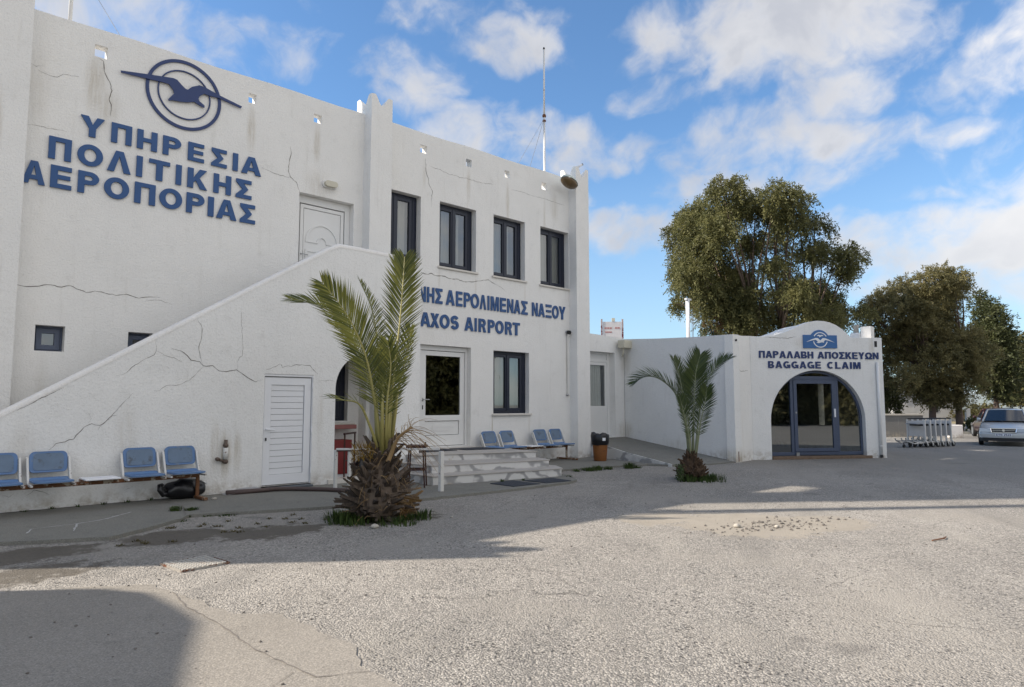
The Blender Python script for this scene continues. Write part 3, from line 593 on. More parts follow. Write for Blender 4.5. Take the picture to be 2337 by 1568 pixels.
# ground floor door, glazed above
x0, x1, z0, z1 = LOWDOOR; dx0, dx1 = 10.03, 11.42
mb = MB(); mb.plate([[(x0, z0+.002), (x1-.003, z0+.002), (x1-.003, z1-.003), (x0, z1-.003)], [(dx0-.02, z0+.03), (dx0-.02, z1-.12), (dx1+.02, z1-.12), (dx1+.02, z0+.03)]], .14, .24, YF)
lowdoor = mb.build('door', M['white_pvc'], TB, bevel=.008)
mb = MB(); mb.plate([rect(dx0-.018, dx1+.018, z0+.03, z1-.122), rect(dx0+.14, dx1-.11, 1.35, z1-.27)[::-1]], .228, .236, YF); mb.build('door_gap_shade', M['dark'], lowdoor)  # dark backing that paints shade into the gaps round the leaf
mb = MB(); mb.plate([rect(dx0-.007, dx1+.007, z0+.043, z1-.133), rect(dx0+.16, dx1-.13, 1.33, z1-.25)[::-1], rect(dx0+.15, dx1-.15, z0+.30, 1.19)[::-1]], .165, .225, YF)
mb.plate([rect(dx0+.160, dx1-.160, z0+.311, 1.179)], .195, .222, YF); mb.plate([rect(dx0+.33, dx1-.33, z0+.50, 1.02), rect(dx0+.39, dx1-.39, z0+.56, .96)[::-1]], .183, .1945, YF); mb.plate([rect(dx0+.43, dx1-.43, z0+.60, .93)], .187, .1945, YF)
lf = mb.build('door_leaf', M['white_pvc'], lowdoor, bevel=.006)
mb = MB(); mb.plate([rect(dx0+.158, dx1-.128, 1.327, z1-.248)], .19, .19, YF); mb.build('pane', M['glass_dim'], lowdoor)
mb = MB(); mb.tube([(dx0+.07, .164, 1.72), (dx0+.07, .10, 1.72)], .012); mb.tube([(dx0+.07, .10, 1.72), (dx0+.23, .10, 1.72)], .012); mb.box(dx0+.055, dx0+.085, .155, .166, 1.68, 1.76); mb.build('handle', M['steel'], lowdoor); mb = MB(); mb.box(dx0+.058, dx0+.082, .155, .166, 1.48, 1.58); mb.build('lock', M['black'], lowdoor)

# lettering and emblem
rows = [('ΥΠΗΡΕΣΙΑ', 6.285, .36, [(2.55, 2.92), (3.03, 3.36), (3.45, 3.79), (3.89, 4.21), (4.34, 4.64), (4.78, 5.08), (5.20, 5.30), (5.37, 5.78)]),
        ('ΠΟΛΙΤΙΚΗΣ', 5.755, .385, [(2.11, 2.44), (2.53, 2.92), (2.99, 3.37), (3.46, 3.56), (3.67, 4.03), (4.14, 4.24), (4.35, 4.72), (4.84, 5.18), (5.28, 5.60)]),
        ('ΑΕΡΟΠΟΡΙΑΣ', 5.262, .388, [(1.765, 2.09), (2.16, 2.47), (2.56, 2.88), (2.96, 3.36), (3.45, 3.80), (3.87, 4.27), (4.35, 4.68), (4.75, 4.86), (4.91, 5.31), (5.38, 5.69)])]
for s_, z, h, rg in rows:
    rg = [(a, b) for a, b in rg]
    mb = MB(); text(mb, s_, 0, 0, z, h, -.036, -.008, YF, ranges=rg, t=.215); mb.build('lettering', M['blue_letter'], TB)
s1 = [(9.81, 10.03), (10.07, 10.29), (10.33, 10.55), (10.66, 10.94), (10.99, 11.20), (11.25, 11.47), (11.48, 11.77), (11.80, 12.02), (12.075, 12.135), (12.19, 12.48), (12.53, 12.75), (12.80, 13.03), (13.06, 13.30), (13.35, 13.59), (13.77, 14.00), (14.03, 14.29), (14.34, 14.58), (14.61, 14.89), (14.91, 15.19)]
for w_, rg in (('ΝΗΣ', s1[:3]), ('ΑΕΡΟΛΙΜΕΝΑΣ', s1[3:14]), ('ΝΑΞΟΥ', s1[14:])):
    mb = MB(); text(mb, w_, 0, 0, 4.115, .385, -.03, -.004, YF, ranges=rg, t=.2); mb.build('lettering', M['blue_letter'], TB)
s2 = [(9.58, 9.82), (9.86, 10.18), (10.18, 10.45), (10.47, 10.78), (10.82, 11.08), (11.28, 11.58), (11.625, 11.69), (11.76, 12.02), (12.09, 12.33), (12.36, 12.66), (12.72, 12.98), (13.01, 13.28)]
for w_, rg in (('NAXOS', s2[:5]), ('AIRPORT', s2[5:])):
    mb = MB(); text(mb, w_, 0, 0, 3.505, .355, -.03, -.004, YF, ranges=rg, t=.21); mb.build('lettering', M['blue_letter'], TB)
bird = [(3.12, 7.63), (3.60, 7.72), (3.84, 7.76), (4.01, 7.79), (4.08, 7.78), (4.17, 7.70), (4.24, 7.65), (4.28, 7.65), (4.35, 7.73), (4.49, 7.81), (4.59, 7.80), (4.64, 7.79), (4.87, 7.73), (5.33, 7.64), (5.31, 7.60), (4.87, 7.67), (4.66, 7.66), (4.59, 7.67), (4.51, 7.60), (4.48, 7.54), (4.50, 7.49), (4.60, 7.43), (4.60, 7.39), (4.56, 7.39), (4.40, 7.45), (4.29, 7.40), (4.15, 7.37), (4.03, 7.36), (3.95, 7.33), (3.94, 7.36), (4.04, 7.50), (4.02, 7.56), (3.94, 7.65), (3.83, 7.65), (3.61, 7.63), (3.13, 7.60)]
mb = MB(); mb.plate([bird], -.055, -.03, YF)
em = mb.build('emblem', M['blue_dark'], TB)
for r0, r1 in ((.69, .632), (.485, .462)):
    mb = MB(); mb.plate([arc(4.235, 7.535, r0, r0*.985, 0, 360, 64)[:-1], arc(4.235, 7.535, r1, r1*.985, 0, 360, 64)[:-1][::-1]], -.029, -.006, YF); mb.build('emblem_ring', M['blue_dark'], em)

for i, (w, pts) in enumerate([(.013, [(1.71, 3.56), (1.93, 3.53), (2.05, 3.55), (2.25, 3.60), (2.42, 3.58), (2.54, 3.62), (2.78, 3.53), (2.91, 3.57), (3.24, 3.53), (3.41, 3.57), (3.61, 3.52), (3.72, 3.55), (3.96, 3.57)]),
    (.007, [(3.73, 3.50), (3.99, 3.52), (4.18, 3.46)]), (.015, [(2.79, 7.76), (2.85, 7.73), (2.87, 7.55), (2.93, 7.43), (2.99, 7.31), (3.01, 7.23), (2.97, 7.06), (3.01, 6.97), (3.00, 6.76)]),
    (.008, [(1.77, 7.32), (1.87, 7.28), (1.96, 7.32)]), (.008, [(1.90, 7.23), (2.07, 7.19), (2.18, 7.20), (2.26, 7.28), (2.49, 7.31)]), (.009, [(1.79, 6.24), (1.92, 6.27), (2.12, 6.27), (2.22, 6.28), (2.36, 6.28)]),
    (.015, [(6.41, 7.10), (6.44, 6.97), (6.40, 6.76), (6.38, 6.56), (6.43, 6.44), (6.57, 6.36), (6.61, 6.25), (6.65, 6.17)]), (.012, [(5.80, 6.50), (5.97, 6.46), (6.10, 6.43), (6.33, 6.42), (6.43, 6.44)]),
    (.016, [(9.98, 7.76), (10.00, 7.44), (10.08, 7.26), (10.10, 7.11), (10.21, 6.96), (10.18, 6.74), (10.19, 6.56)]), (.009, [(10.14, 7.58), (10.45, 7.58), (10.74, 7.52), (10.94, 7.55), (11.09, 7.52), (11.30, 7.56), (11.61, 7.55), (11.88, 7.55), (12.37, 7.63)]),
    (.008, [(12.94, 7.61), (13.35, 7.64), (13.78, 7.62), (14.28, 7.64), (14.87, 7.62), (15.21, 7.62)]), (.02, [(9.70, 4.86), (9.89, 4.83), (10.06, 4.82), (10.22, 4.86), (10.34, 4.82), (10.63, 4.84), (10.77, 4.80), (11.02, 4.82), (11.27, 4.78), (11.63, 4.83), (12.11, 4.94), (12.30, 4.87), (12.38, 4.84)]),
    (.010, [(12.38, 4.86), (12.66, 4.75), (12.77, 4.68)])]): crack(TB, pts, 0, w, seed=i)

# unseen shapes added left of the frame, only to cast the yard's shadows
mb = MB()
for a, b, z in ((-8.9, -6.4, 17.75), (-6.4, -1.95, 17.05), (-1.95, -1.0, 17.5), (-1.0, 2.1, 17.05)): mb.box(a, b-.001, 7.0, 8.0, z, 21.5)
mb.box(-8.9, -8.0, 7.05, 7.95, 7.6, 17.749); mb.build('screen_shadow_caster', M['stucco'], TB)  # added blocker, its lower edge stepped to shape the yard shadow
mb = MB(); mb.box(-14.4, -10.7, 19.6, 20.4, 31.2, 36); mb.box(-10.699, -9.4, 19.6, 20.4, 33.2, 36); mb.box(-9.399, -6.2, 19.6, 20.4, 31.2, 36); mb.box(-6.199, .6, 19.6, 20.4, 26.5, 36); mb.box(-14.3, -13.2, 19.7, 20.3, 0, 31.19); mb.build('tall_shadow_caster', M['stucco'], TB)  # added blocker shading the far yard, notched to let sun reach the chimney
fN = frame2((-9.1, -5.26), (-5.75, -.92)); caster_top = [(0, 5.7), (.06, 6.4), (.25, 6.71), (.75, 7.01), (1.1, 7.18), (1.65, 7.27), (2.25, 7.38), (2.75, 7.42)]
mb = MB(); mb.plate([[(0, -.1), (5.5, -.1)] + [(5.5-u, z) for u, z in caster_top] + caster_top[::-1][1:]], 0, .4, fN); mb.build('curved_shadow_caster', M['stucco'], TB)  # added blocker, outline shaped to throw the rounded shadow at the left
mb = MB(); mb.tube([(-3.0, 1.5, 7.6), (-3.0, 1.5, 19)], .13, 10); mb.build('pole_shadow_caster', M['mast'], TB)  # added pole, unseen, there for its streak of shadow
# ---------------------------------------------------------------- outdoor staircase along the facade
st_S = [((4.77, -1.25, .72), (.17, .5, .55), .95), ((5.0, -1.25, .75), (.1, .5, .5), .6), ((4.6, -1.25, .85), (.12, .5, .6), .45), ((3.2, -1.25, 1.1), (.25, .4, .7), .25), ((1.8, -1.25, .9), (.3, .4, .6), .25), ((6.6, -1.25, 1.2), (.1, .4, 1.2), .25)]
M['stuccoS'] = stucco('rough_white_stucco', (.79, .785, .765), st_S, .8)
M['coping'] = stucco('coping_paint', (.80, .78, .75))
ST = empty('outdoor_staircase', (5, -.6, 0), label='white outdoor staircase behind a sloping cracked side wall with a louvred door', cat='staircase', local=False)
SY = -1.25
slope = lambda x: 1.45 + (x-1.53)*(4.80-1.45)/(6.84-1.53)
door = (5.455, 6.43, .10, 2.165)
outer = [(.2, -.1), (5.452, -.1), (5.452, .095), (6.433, .095), (6.433, -.1), (6.92, -.1), (6.92, 1.92)] + arc(7.60, 1.92, .68, .70, 180, 0, 28)[1:] + [(8.28, -.1), (8.975, -.1), (8.985, 4.76), (6.90, 4.80), (.2, slope(.2)-.03)]
mb = MB(); mb.plate([outer, rect(*door)[::-1]], SY, SY+.22, YF); mb.build('side_wall', M['stuccoS'], ST, bevel=.014)
# rounded coping
prof = [(-.005, -.02), (-.004, .025), (.02, .055), (.07, .07), (.15, .07), (.20, .055), (.225, .025), (.226, -.02)]
mb = MB(); path = [(.2, slope(.2)-.03), (3., slope(3)-.032), (6.70, slope(6.70)-.035), (6.95, 4.80), (7.4, 4.80), (8.99, 4.765)]; vs = []
for x, z in path: vs += [(x, SY+a, z+b*(1.05)) for a, b in prof]
k = len(prof); mb.add(vs, [(i*k+j, i*k+j+1, (i+1)*k+j+1, (i+1)*k+j) for i in range(len(path)-1) for j in range(k-1)] + [tuple(range((len(path)-1)*k, len(path)*k))])
mb.build('coping', M['coping'], ST, smooth=True)
mb = MB(); n = 22
for i in range(n):
    x = -.1+i*.305; mb.box(x, x+.31 if i < n-1 else 6.6, -1.02, -.004, .02, .17*(i+1)); 
mb.build('stair_flight', M['walk'], ST)
mb = MB(); mb.box(6.61, 8.97, -1.02, -.003, 3.55, 3.75); mb.build('landing', M['stucco'], ST)
mb = MB(); mb.box(8.29, 8.96, -1.02, -.003, .02, 3.54); mb.build('pier', M['stuccoS'], ST)
mb = MB(); mb.box(6.75, 6.90, -1.02, -.003, .02, 3.54); mb.build('pier', M['stuccoS'], ST)
mb = MB(); mb.box(6.78, 8.27, -1.30, -1.0, -.02, .13); mb.build('threshold', M['marble_sill'], ST, bevel=.006)
# metal door
x0, x1, z0, z1 = door
mb = MB(); mb.plate([rect(x0+.022, x1-.022, z0+.020, z1-.060), rect(x0+.155, x1-.155, z0+.20, z1-.20)[::-1]], SY+.035, SY+.075, YF)
mb.plate([[(x0+.001, z0), (x0+.011, z0), (x0+.011, z1-.04), (x1-.011, z1-.04), (x1-.011, z0), (x1-.001, z0), (x1-.001, z1-.001), (x0+.001, z1-.001)]], SY+.012, SY+.1, YF)
md = mb.build('door', M['white_alu'], ST, bevel=.004)
mb = MB(); nsl = 15; h = (z1-z0-.40)/nsl
for i in range(nsl):
    a = z0+.20+h*i; mb.plate([rect(x0+.163, x1-.163, a+.006, a+h-.002)], SY+.056, SY+.075, YF)
mb.build('door_panel', M['white_alu'], md, bevel=.003)
mb = MB(); mb.plate([rect(x0+.002, x1-.002, z0+.002, z1-.002)], SY+.078, SY+.092, YF); mb.build('door_gap_shade', simple('groove_shade', (.46, .46, .47), .8), md)  # grey backing that paints shade into the slat grooves
mb = MB(); mb.tube([(x0+.07, SY+.034, 1.14), (x0+.07, SY-.015, 1.14)], .014); mb.tube([(x0+.07, SY-.015, 1.14), (x0+.22, SY-.015, 1.13)], .012); mb.build('handle', M['white_alu'], md)
mb = MB(); mb.box(x0+.058, x0+.082, SY+.018, SY+.0335, .93, .985); mb.build('lock', M['black'], md)
for z in (.28, 1.07, 1.9):
    mb = MB(); mb.tube([(x1-.006, SY+.005, z), (x1-.006, SY+.005, z+.11)], .014); mb.build('hinge', M['white_alu'], md)
mb = MB(); mb.box(x0+.08, x1-.02, -1.40, -1.252, .046, .085); mb.build('doorstep', simple('blue_grey_slate', (.085, .10, .115), .6, var=.2, vs=12), ST, bevel=.006)
for i, (w, pts) in enumerate([(.011, [(2.16, .92), (2.24, 1.01), (2.47, 1.07), (2.60, 1.25), (2.70, 1.30), (2.81, 1.27), (2.98, 1.42), (3.05, 1.43)]), (.007, [(2.79, 1.19), (2.83, 1.27), (3.00, 1.46), (3.27, 1.79)]),
    (.009, [(3.00, 2.06), (3.10, 2.08), (3.27, 2.24), (3.42, 2.35), (3.55, 2.42), (3.58, 2.49), (3.57, 2.68)]), (.009, [(3.58, 2.49), (3.72, 2.42), (3.86, 2.39), (4.00, 2.32)]),
    (.014, [(3.82, 2.54), (3.97, 2.51), (4.08, 2.43), (4.14, 2.36), (4.29, 2.34), (4.35, 2.27), (4.51, 2.28), (4.62, 2.19), (4.75, 2.18), (4.93, 2.22), (5.10, 2.11), (5.29, 2.01), (5.39, 2.05)]),
    (.011, [(4.22, 3.07), (4.30, 2.94), (4.30, 2.76), (4.26, 2.60), (4.29, 2.42), (4.35, 2.27)]), (.007, [(4.35, 2.26), (4.13, 2.01), (3.96, 1.93), (3.77, 1.92), (3.66, 1.83), (3.57, 1.83)]),
    (.010, [(5.45, 2.22), (5.75, 2.36), (5.79, 2.29), (5.89, 2.33), (5.97, 2.32), (6.07, 2.36), (6.36, 2.35), (6.48, 2.23), (6.53, 2.18)]), (.010, [(6.54, 2.06), (6.67, 2.06), (6.78, 2.08), (6.90, 2.06)]),
    (.006, [(4.95, 2.23), (4.93, 2.36), (4.97, 2.44), (5.03, 2.49), (5.01, 2.87), (4.97, 3.35)]), (.010, [(1.72, 1.50), (1.82, 1.56), (1.90, 1.61), (2.3, 1.86)]), (.006, [(2.64, 1.30), (2.69, 1.38), (2.65, 1.47)]),
    (.010, [(1.9, .26), (2.0, .34), (2.12, .30), (2.2, .25)]), (.007, [(1.62, .30), (1.7, .26), (1.76, .31)]), (.007, [(3.2, .23), (3.3, .26)])]): crack(ST, pts, SY, w, seed=50+i)
mb = MB(); strip(mb, [(.6, -1.262), (2, -1.262), (3.4, -1.262), (4.4, -1.262)], .05, .0482, 9); mb.build('dirt_line', simple('mossy_dirt', (.045, .04, .028), .95, var=.4, vs=25), ST, fixn=False)

# marble entrance steps
m, t, p, oc = newmat('grey_veined_marble')
wv = N(t, 'ShaderNodeTexWave', {'Vector': vscale(t, oc, (1., 1., 1.3)), 'Scale': .7, 'Distortion': 14., 'Detail': 4., 'Detail Scale': 1.2}, wave_type='BANDS', bands_direction='DIAGONAL').outputs['Fac']
c = mixc(t, mrange(t, wv, .66, 1.0, 0, .75), (.62, .61, .59), (.20, .20, .205))
c = mixc(t, mrange(t, fbm(t, oc, 1.9, 6, .65), .52, .75, 0, .55), c, (.36, .35, .34))
c = mixc(t, mrange(t, fbm(t, oc, 5., 7, .7), .60, .74, 0, .6), c, (.40, .33, .22)); setp(t, p, col=c, rough=.4, spec=.4); M['marble'] = m
M['tread'] = simple('marble_tread', (.40, .375, .345), .45, var=.14, vs=7, dirt=((.33, .28, .21), 4, .60))
MS = empty('marble_steps', (10, -1.8, 0), label='three veined marble steps leading up to the white glazed door', cat='steps', local=False)
T3 = [(8.62, -1.47), (11.5, -2.43), (11.55, -.004), (8.995, -.004), (8.995, -1.262), (8.62, -1.262)]
T2 = [(8.43, -1.262), (8.43, -2.42), (11.29, -3.01), (11.62, -2.0), (11.5, -1.0), (8.7, -1.262)]
T1 = [(8.15, -1.262), (8.13, -2.85), (11.24, -3.43), (11.60, -2.9), (11.5, -1.0), (8.7, -1.262)]
def inset(P, k):
    c = Vector((sum(p[0] for p in P)/len(P), sum(p[1] for p in P)/len(P))); return [tuple(Vector(p)-(Vector(p)-c).normalized()*k) for p in P]
for P, zb, z in ((T1, .0, .22), (T2, .2, .38), (T3, .36, .53)):
    mb = MB(); mb.slab(inset(P, .03) if P is not T3 else [(8.63, -1.44), (11.47, -2.39), (11.52, -.006), (8.998, -.006), (8.998, -1.264), (8.63, -1.264)], zb, z-.028); mb.build('riser', M['marble'], MS)
    mb = MB(); mb.slab(P, z-.027, z); mb.build('tread', M['tread'], MS, bevel=.008)
# ---------------------------------------------------------------- baggage hall (low wing on the right)
A_, B_, C_, D_ = (18.6, .4), (17.65, -4.07), (18.84, -3.97), (22.51, -6.37)
E_ = (25.6, -1.65); G_ = (25.6, 8.0); H_ = (16.0, 8.0)
st_B = [((18.55, .3, 3.0), (.3, .3, .6), .4), ((17.75, -4.0, .15), (.7, .7, .35), .6), ((18.5, .3, .75), (.35, .4, .4), .55), ((18.05, -1.9, .35), (.5, 1.2, .3), .3), ((22.2, -6.2, 3.3), (.12, .3, .5), .55), ((20.3, -5.0, 3.4), (.5, .5, .25), .4)]
M['stuccoB'] = stucco('hall_stucco', (.79, .785, .765), st_B)
BH = empty('baggage_hall', (21, -1, 0), label='low white wing with arched glass entrance under blue BAGGAGE CLAIM lettering', cat='building', local=False)
fAB, fBC, fCD, fAN = frame2(A_, B_), frame2(B_, C_), frame2(C_, D_), frame2((16.0, .4), A_)
LAB, LBC, LCD = math.dist(A_, B_), math.dist(B_, C_), math.dist(C_, D_)
mb = MB()
mb.plate([[(0, -.1), (2.59, -.1), (2.59, 3.80), (1.8, 3.84), (.8, 3.86), (0, 3.88)], rect(.62, 2.09, .53, 3.30)[::-1]], 0, .25, fAN)
mb.build('wall', M['stuccoB'], BH)
mb = MB(); mb.plate([[(0.003, -.1), (LAB, -.1), (LAB, 3.56), (3.2, 3.60), (1.6, 3.68), (0.003, 3.79)]], 0, .25, fAB); mb.build('wall', M['stuccoB'], BH)
mb = MB(); mb.plate([[(.002, -.1), (LBC-.002, -.1), (LBC-.002, 3.60), (.6, 3.56), (.002, 3.56)]], .0, .25, fBC); mb.build('wall', M['stuccoB'], BH)
gable = [(0, 3.60), (.3, 3.585), (.55, 3.60), (.8, 3.645), (1.05, 3.715), (1.3, 3.80), (1.5, 3.885), (1.72, 3.985), (1.95, 4.06), (2.2, 4.10), (2.45, 4.095), (2.66, 4.055), (2.85, 3.985), (3.02, 3.885), (3.18, 3.755), (3.30, 3.65), (3.38, 3.612), (LCD, 3.625)]
arch_o = [(.605, .045)] + [(.605, 1.13)] + arc(2.155, 1.13, 1.55, 1.48, 180, 0, 40)[1:] + [(3.705, .045)]
mb = MB(); mb.plate([[(0.002, -.1), (.605, -.1)] + [(.605, .044)] + arch_o[1:-1] + [(3.705, .044), (3.705, -.1), (LCD, -.1)] + gable[::-1][:-1] + [(0.002, 3.60)]], 0, .24, fCD)
mb.build('front_wall', M['stuccoB'], BH, bevel=.014)
mb = MB()       # sweeping shoulder behind the gable
mb.plate([[(.1, 3.3), (1.7, 3.3), (1.72, 3.98), (1.45, 3.90), (1.2, 3.80), (.9, 3.70), (.5, 3.62), (.1, 3.60)]], .25, .9, fCD); mb.build('gable_shoulder', M['stuccoB'], BH)
mb = MB()
for p, q, hz in ((D_, E_, 3.62), (E_, G_, 3.62), (G_, H_, 3.62)):
    f = frame2(p, q); L = math.dist(p, q); hl = []
    if p == E_: hl = [rect(2.6, 2.85, .9, 2.3)[::-1], rect(4.9, 5.2, .9, 2.3)[::-1], rect(6.7, 6.9, .9, 2.3)[::-1]]
    if p == D_: hl = [rect(2.6, 2.9, .9, 2.3)[::-1]]
    mb.plate([rect(.002, L-.002, -.1, hz)] + hl, .002, .22, f)
mb.build('wall', M['stuccoB'], BH)
mb = MB(); mb.slab([(16.01, .66), (18.8, .66), (17.93, -3.75), (18.9, -3.7), (22.5, -6.0), (25.35, -1.6), (25.35, 7.7), (16.01, 7.7)], 3.2, 3.3); mb.build('roof', M['roof'], BH)
mb = MB(); mb.slab([(16.01, .66), (18.86, .66), (17.99, -3.79), (18.9, -3.73), (22.46, -6.02), (25.35, -1.6), (25.35, 7.7), (16.01, 7.7)], -.1, .05); mb.build('floor', simple('hall_floor', (.30, .29, .26), .5, var=.15, vs=2), BH)
# glazed entrance
F = lambda u, d, w: fCD(u, .14+d, w)
arch_i = [(.68, .20), (.68, 1.13)] + arc(2.155, 1.13, 1.475, 1.405, 180, 0, 40)[1:] + [(3.63, .20)]
archf = [(.612, .10), (.612, 1.13)] + arc(2.155, 1.13, 1.543, 1.473, 180, 0, 40)[1:] + [(3.698, .10)]
mb = MB(); mb.plate([archf, arch_i[::-1]], 0, .07, F); en = mb.build('entrance', M['slate'], BH, bevel=.004)
mb = MB()
for a in (1.33, 2.83): mb.plate([rect(a, a+.09, .201, 2.44)], -.012, .075, F)
mb.plate([rect(1.421, 2.829, 2.33, 2.44)], -.011, .074, F)
mb.plate([rect(1.421, 2.829, .12, .2)], -.01, .074, F)
mb.build('transom', M['slate'], en, bevel=.004)
mb = MB(); mb.plate([rect(1.43, 2.82, .21, 2.325), rect(1.535, 2.70, .31, 2.215)[::-1]], -.03, .03, F); dl = mb.build('door_leaf', M['slate'], en, bevel=.005)
mb = MB(); mb.plate([rect(1.53, 2.705, .305, 2.22)], .005, .005, F); mb.build('pane', M['glass_door'], en)
hf = lambda a, b: [p for p in arc(2.155, 1.13, 1.48, 1.41, 180, 0, 60) if a <= p[0] <= b]
l = hf(.67, 1.335); r_ = hf(2.915, 3.64); tp = hf(1.34, 2.92)
mb = MB(); mb.plate([[(1.335, .195), (.675, .195)] + l], .02, .02, F); mb.build('pane', M['glass_door'], en)
mb = MB(); mb.plate([[(3.635, .195), (2.915, .195)] + r_], .02, .02, F); mb.build('pane', M['glass_door'], en)
mb = MB(); mb.plate([[(2.90, 2.435), (1.35, 2.435)] + tp], .02, .02, F); mb.build('pane', M['glass_door'], en)
mb = MB(); mb.plate([rect(2.74, 2.79, 1.22, 1.47)], -.05, -.031, F); mb.build('handle', M['sign_white'], en, bevel=.004)
mb = MB(); mb.plate([rect(1.45, 1.55, .08, .19)], -.045, -.031, F); mb.plate([arc(1.485, 1.36, .028, .028, 0, 360, 14)[:-1]], -.042, -.031, F); mb.build('lock', M['steel'], en)
mb = MB(); mb.plate([rect(.606, 3.85, -.02, .085)], -.06, .2, fCD); mb.build('threshold', simple('broken_brown_stone', (.16, .11, .075), .9, var=.5, vs=9, bs=.6, bsc=18), BH, bevel=.012)
mb = MB(); text(mb, 'ΠΑΡΑΛΑΒΗ', .275, 2.045, 2.963, .205, -.022, -.003, fCD, gap=.1, t=.215); mb.build('lettering', M['blue_dark'], BH); mb = MB(); text(mb, 'ΑΠΟΣΚΕΥΩΝ', 2.185, 4.24, 2.963, .205, -.022, -.003, fCD, gap=.1, t=.215); mb.build('lettering', M['blue_dark'], BH)
mb = MB(); text(mb, 'BAGGAGE', .56, 2.28, 2.665, .205, -.022, -.003, fCD, gap=.15, t=.215); mb.build('lettering', M['blue_dark'], BH); mb = MB(); text(mb, 'CLAIM', 2.49, 3.61, 2.665, .205, -.022, -.003, fCD, gap=.17, t=.215); mb.build('lettering', M['blue_dark'], BH)
# blue bird sign
mb = MB(); mb.plate([[(1.72, 3.27), (2.84, 3.275), (2.84, 3.668)] + [(x, z) for x, z in arc(2.265, 3.52, .315, .30, 29, 151, 18)] + [(1.72, 3.665)]], -.035, -.004, fCD)
sg = mb.build('emblem_sign', M['sign_blue'], BH, bevel=.003)
mb = MB()
for r0, r1, a0, a1 in ((.245, .215, 30, 150), (.245, .215, 193, 347)):
    mb.plate([arc(2.275, 3.52, r0, r0*.95, a0, a1, 24) + arc(2.275, 3.52, r1, r1*.95, a1, a0, 24)], -.043, -.0355, fCD)
mb.plate([[(1.80, 3.45), (2.0, 3.535), (2.12, 3.575), (2.19, 3.575), (2.275, 3.505), (2.36, 3.575), (2.43, 3.575), (2.55, 3.535), (2.75, 3.45), (2.55, 3.50), (2.44, 3.52), (2.38, 3.46), (2.40, 3.435), (2.33, 3.45), (2.22, 3.42), (2.15, 3.435), (2.19, 3.47), (2.13, 3.52), (2.0, 3.50)]], -.044, -.0355, fCD)
mb.plate([[(2.16, 3.635), (2.22, 3.675), (2.29, 3.66), (2.34, 3.675), (2.39, 3.645), (2.31, 3.63), (2.25, 3.59), (2.245, 3.63)]], -.044, -.0355, fCD)
mb.build('emblem', M['sign_white'], sg)
# drainpipe on the hall front
mb = MB(); mb.tube([fCD(4.155, -.05, z) for z in (2.87, 1.6, .1)], .042, 10); mb.tube([fCD(4.155, -.05, z) for z in (.37, .34)], .05, 10)
dp = mb.build('drainpipe', M['white_pvc'], BH, smooth=True)
mb = MB(); mb.plate([rect(4.125, 4.215, 3.34, 3.52)], -.004, -.001, fCD); mb.build('drain_hole', M['dark'], BH)
mb = MB(); mb.tube([fCD(4.155, -.05, .10), fCD(4.16, -.06, .01)], .045, 8); mb.build('drain_outlet', M['black'], dp)
# cable and small fittings on the corner
mb = MB(); mb.tube([fBC(.14, -.012, z) for z in (3.4, 3.25)] + [fBC(.10, -.012, z) for z in (3.0, 2.0, 1.0, .25)] , .008, 5); mb.build('cable', M['steel'], BH)
mb = MB(); mb.tube([fBC(.12, -.02, .30), fBC(.12, -.02, .02)], .025, 6); mb.build('cable_duct', M['rust'], BH)
mb = MB(); mb.tube([fBC(.12, -.0, 3.40), fBC(.12, -.07, 3.40)], .03, 8); mb.build('socket', M['black'], BH)
crack(BH, [(.0, 2.60), (.12, 2.56), (.3, 2.585), (.5, 2.54), (.8, 2.56), (1.0, 2.58)], 0, .014, fBC, 90)
crack(BH, [(.50, 3.575), (.9, 3.56), (1.25, 3.55), (1.42, 3.60), (1.52, 3.615)], 0, .012, fCD, 91)
# annex door in its recess
FA = lambda u, d, w: fAN(u, .22+d, w)
mb = MB(); mb.plate([rect(.622, 2.088, .532, 3.298), rect(.69, 1.95, .56, 2.98)[::-1], rect(.69, 1.95, 3.06, 3.24)[::-1]], 0, .07, FA); ad = mb.build('door', M['white_pvc'], BH, bevel=.004)
mb = MB(); mb.plate([rect(.693, 1.947, .563, 2.977), rect(.80, 1.84, 1.55, 2.88)[::-1]], .012, .055, FA); mb.plate([rect(.691, 1.949, 3.061, 3.239)], .03, .05, FA); mb.build('door_leaf', M['white_pvc'], ad, bevel=.005)
mb = MB(); mb.plate([rect(.797, 1.843, 1.547, 2.883)], .03, .03, FA); mb.build('pane', M['glass'], ad)
mb = MB(); n = 36; vs = []
for i in range(n+1):
    x = 1.02+.75*i/n; d = .10+.02*math.sin(i*1.1); vs += [FA(x, d, 1.5), FA(x-.03*(i/n), d, 2.95)]
mb.add(vs, [(2*i, 2*i+2, 2*i+3, 2*i+1) for i in range(n)]); mb.build('curtain', simple('white_curtain', (.78, .79, .75), .9), ad, smooth=True, fixn=False)
# weathered box on the corner with a bent pipe
mb = MB(); c = Vector((18.44, .12, 0)); mb.box(18.12, 18.56, .02, .30, 3.45, 3.72); ub = mb.build('wall_box', M['beige'], BH, bevel=.02)
mb = MB(); mb.tube([(18.3, .2, 3.46), (18.3, .2, 3.28), (18.34, .27, 3.22), (18.42, .3, 3.2)], .03, 8); mb.build('pipe', M['beige'], ub)

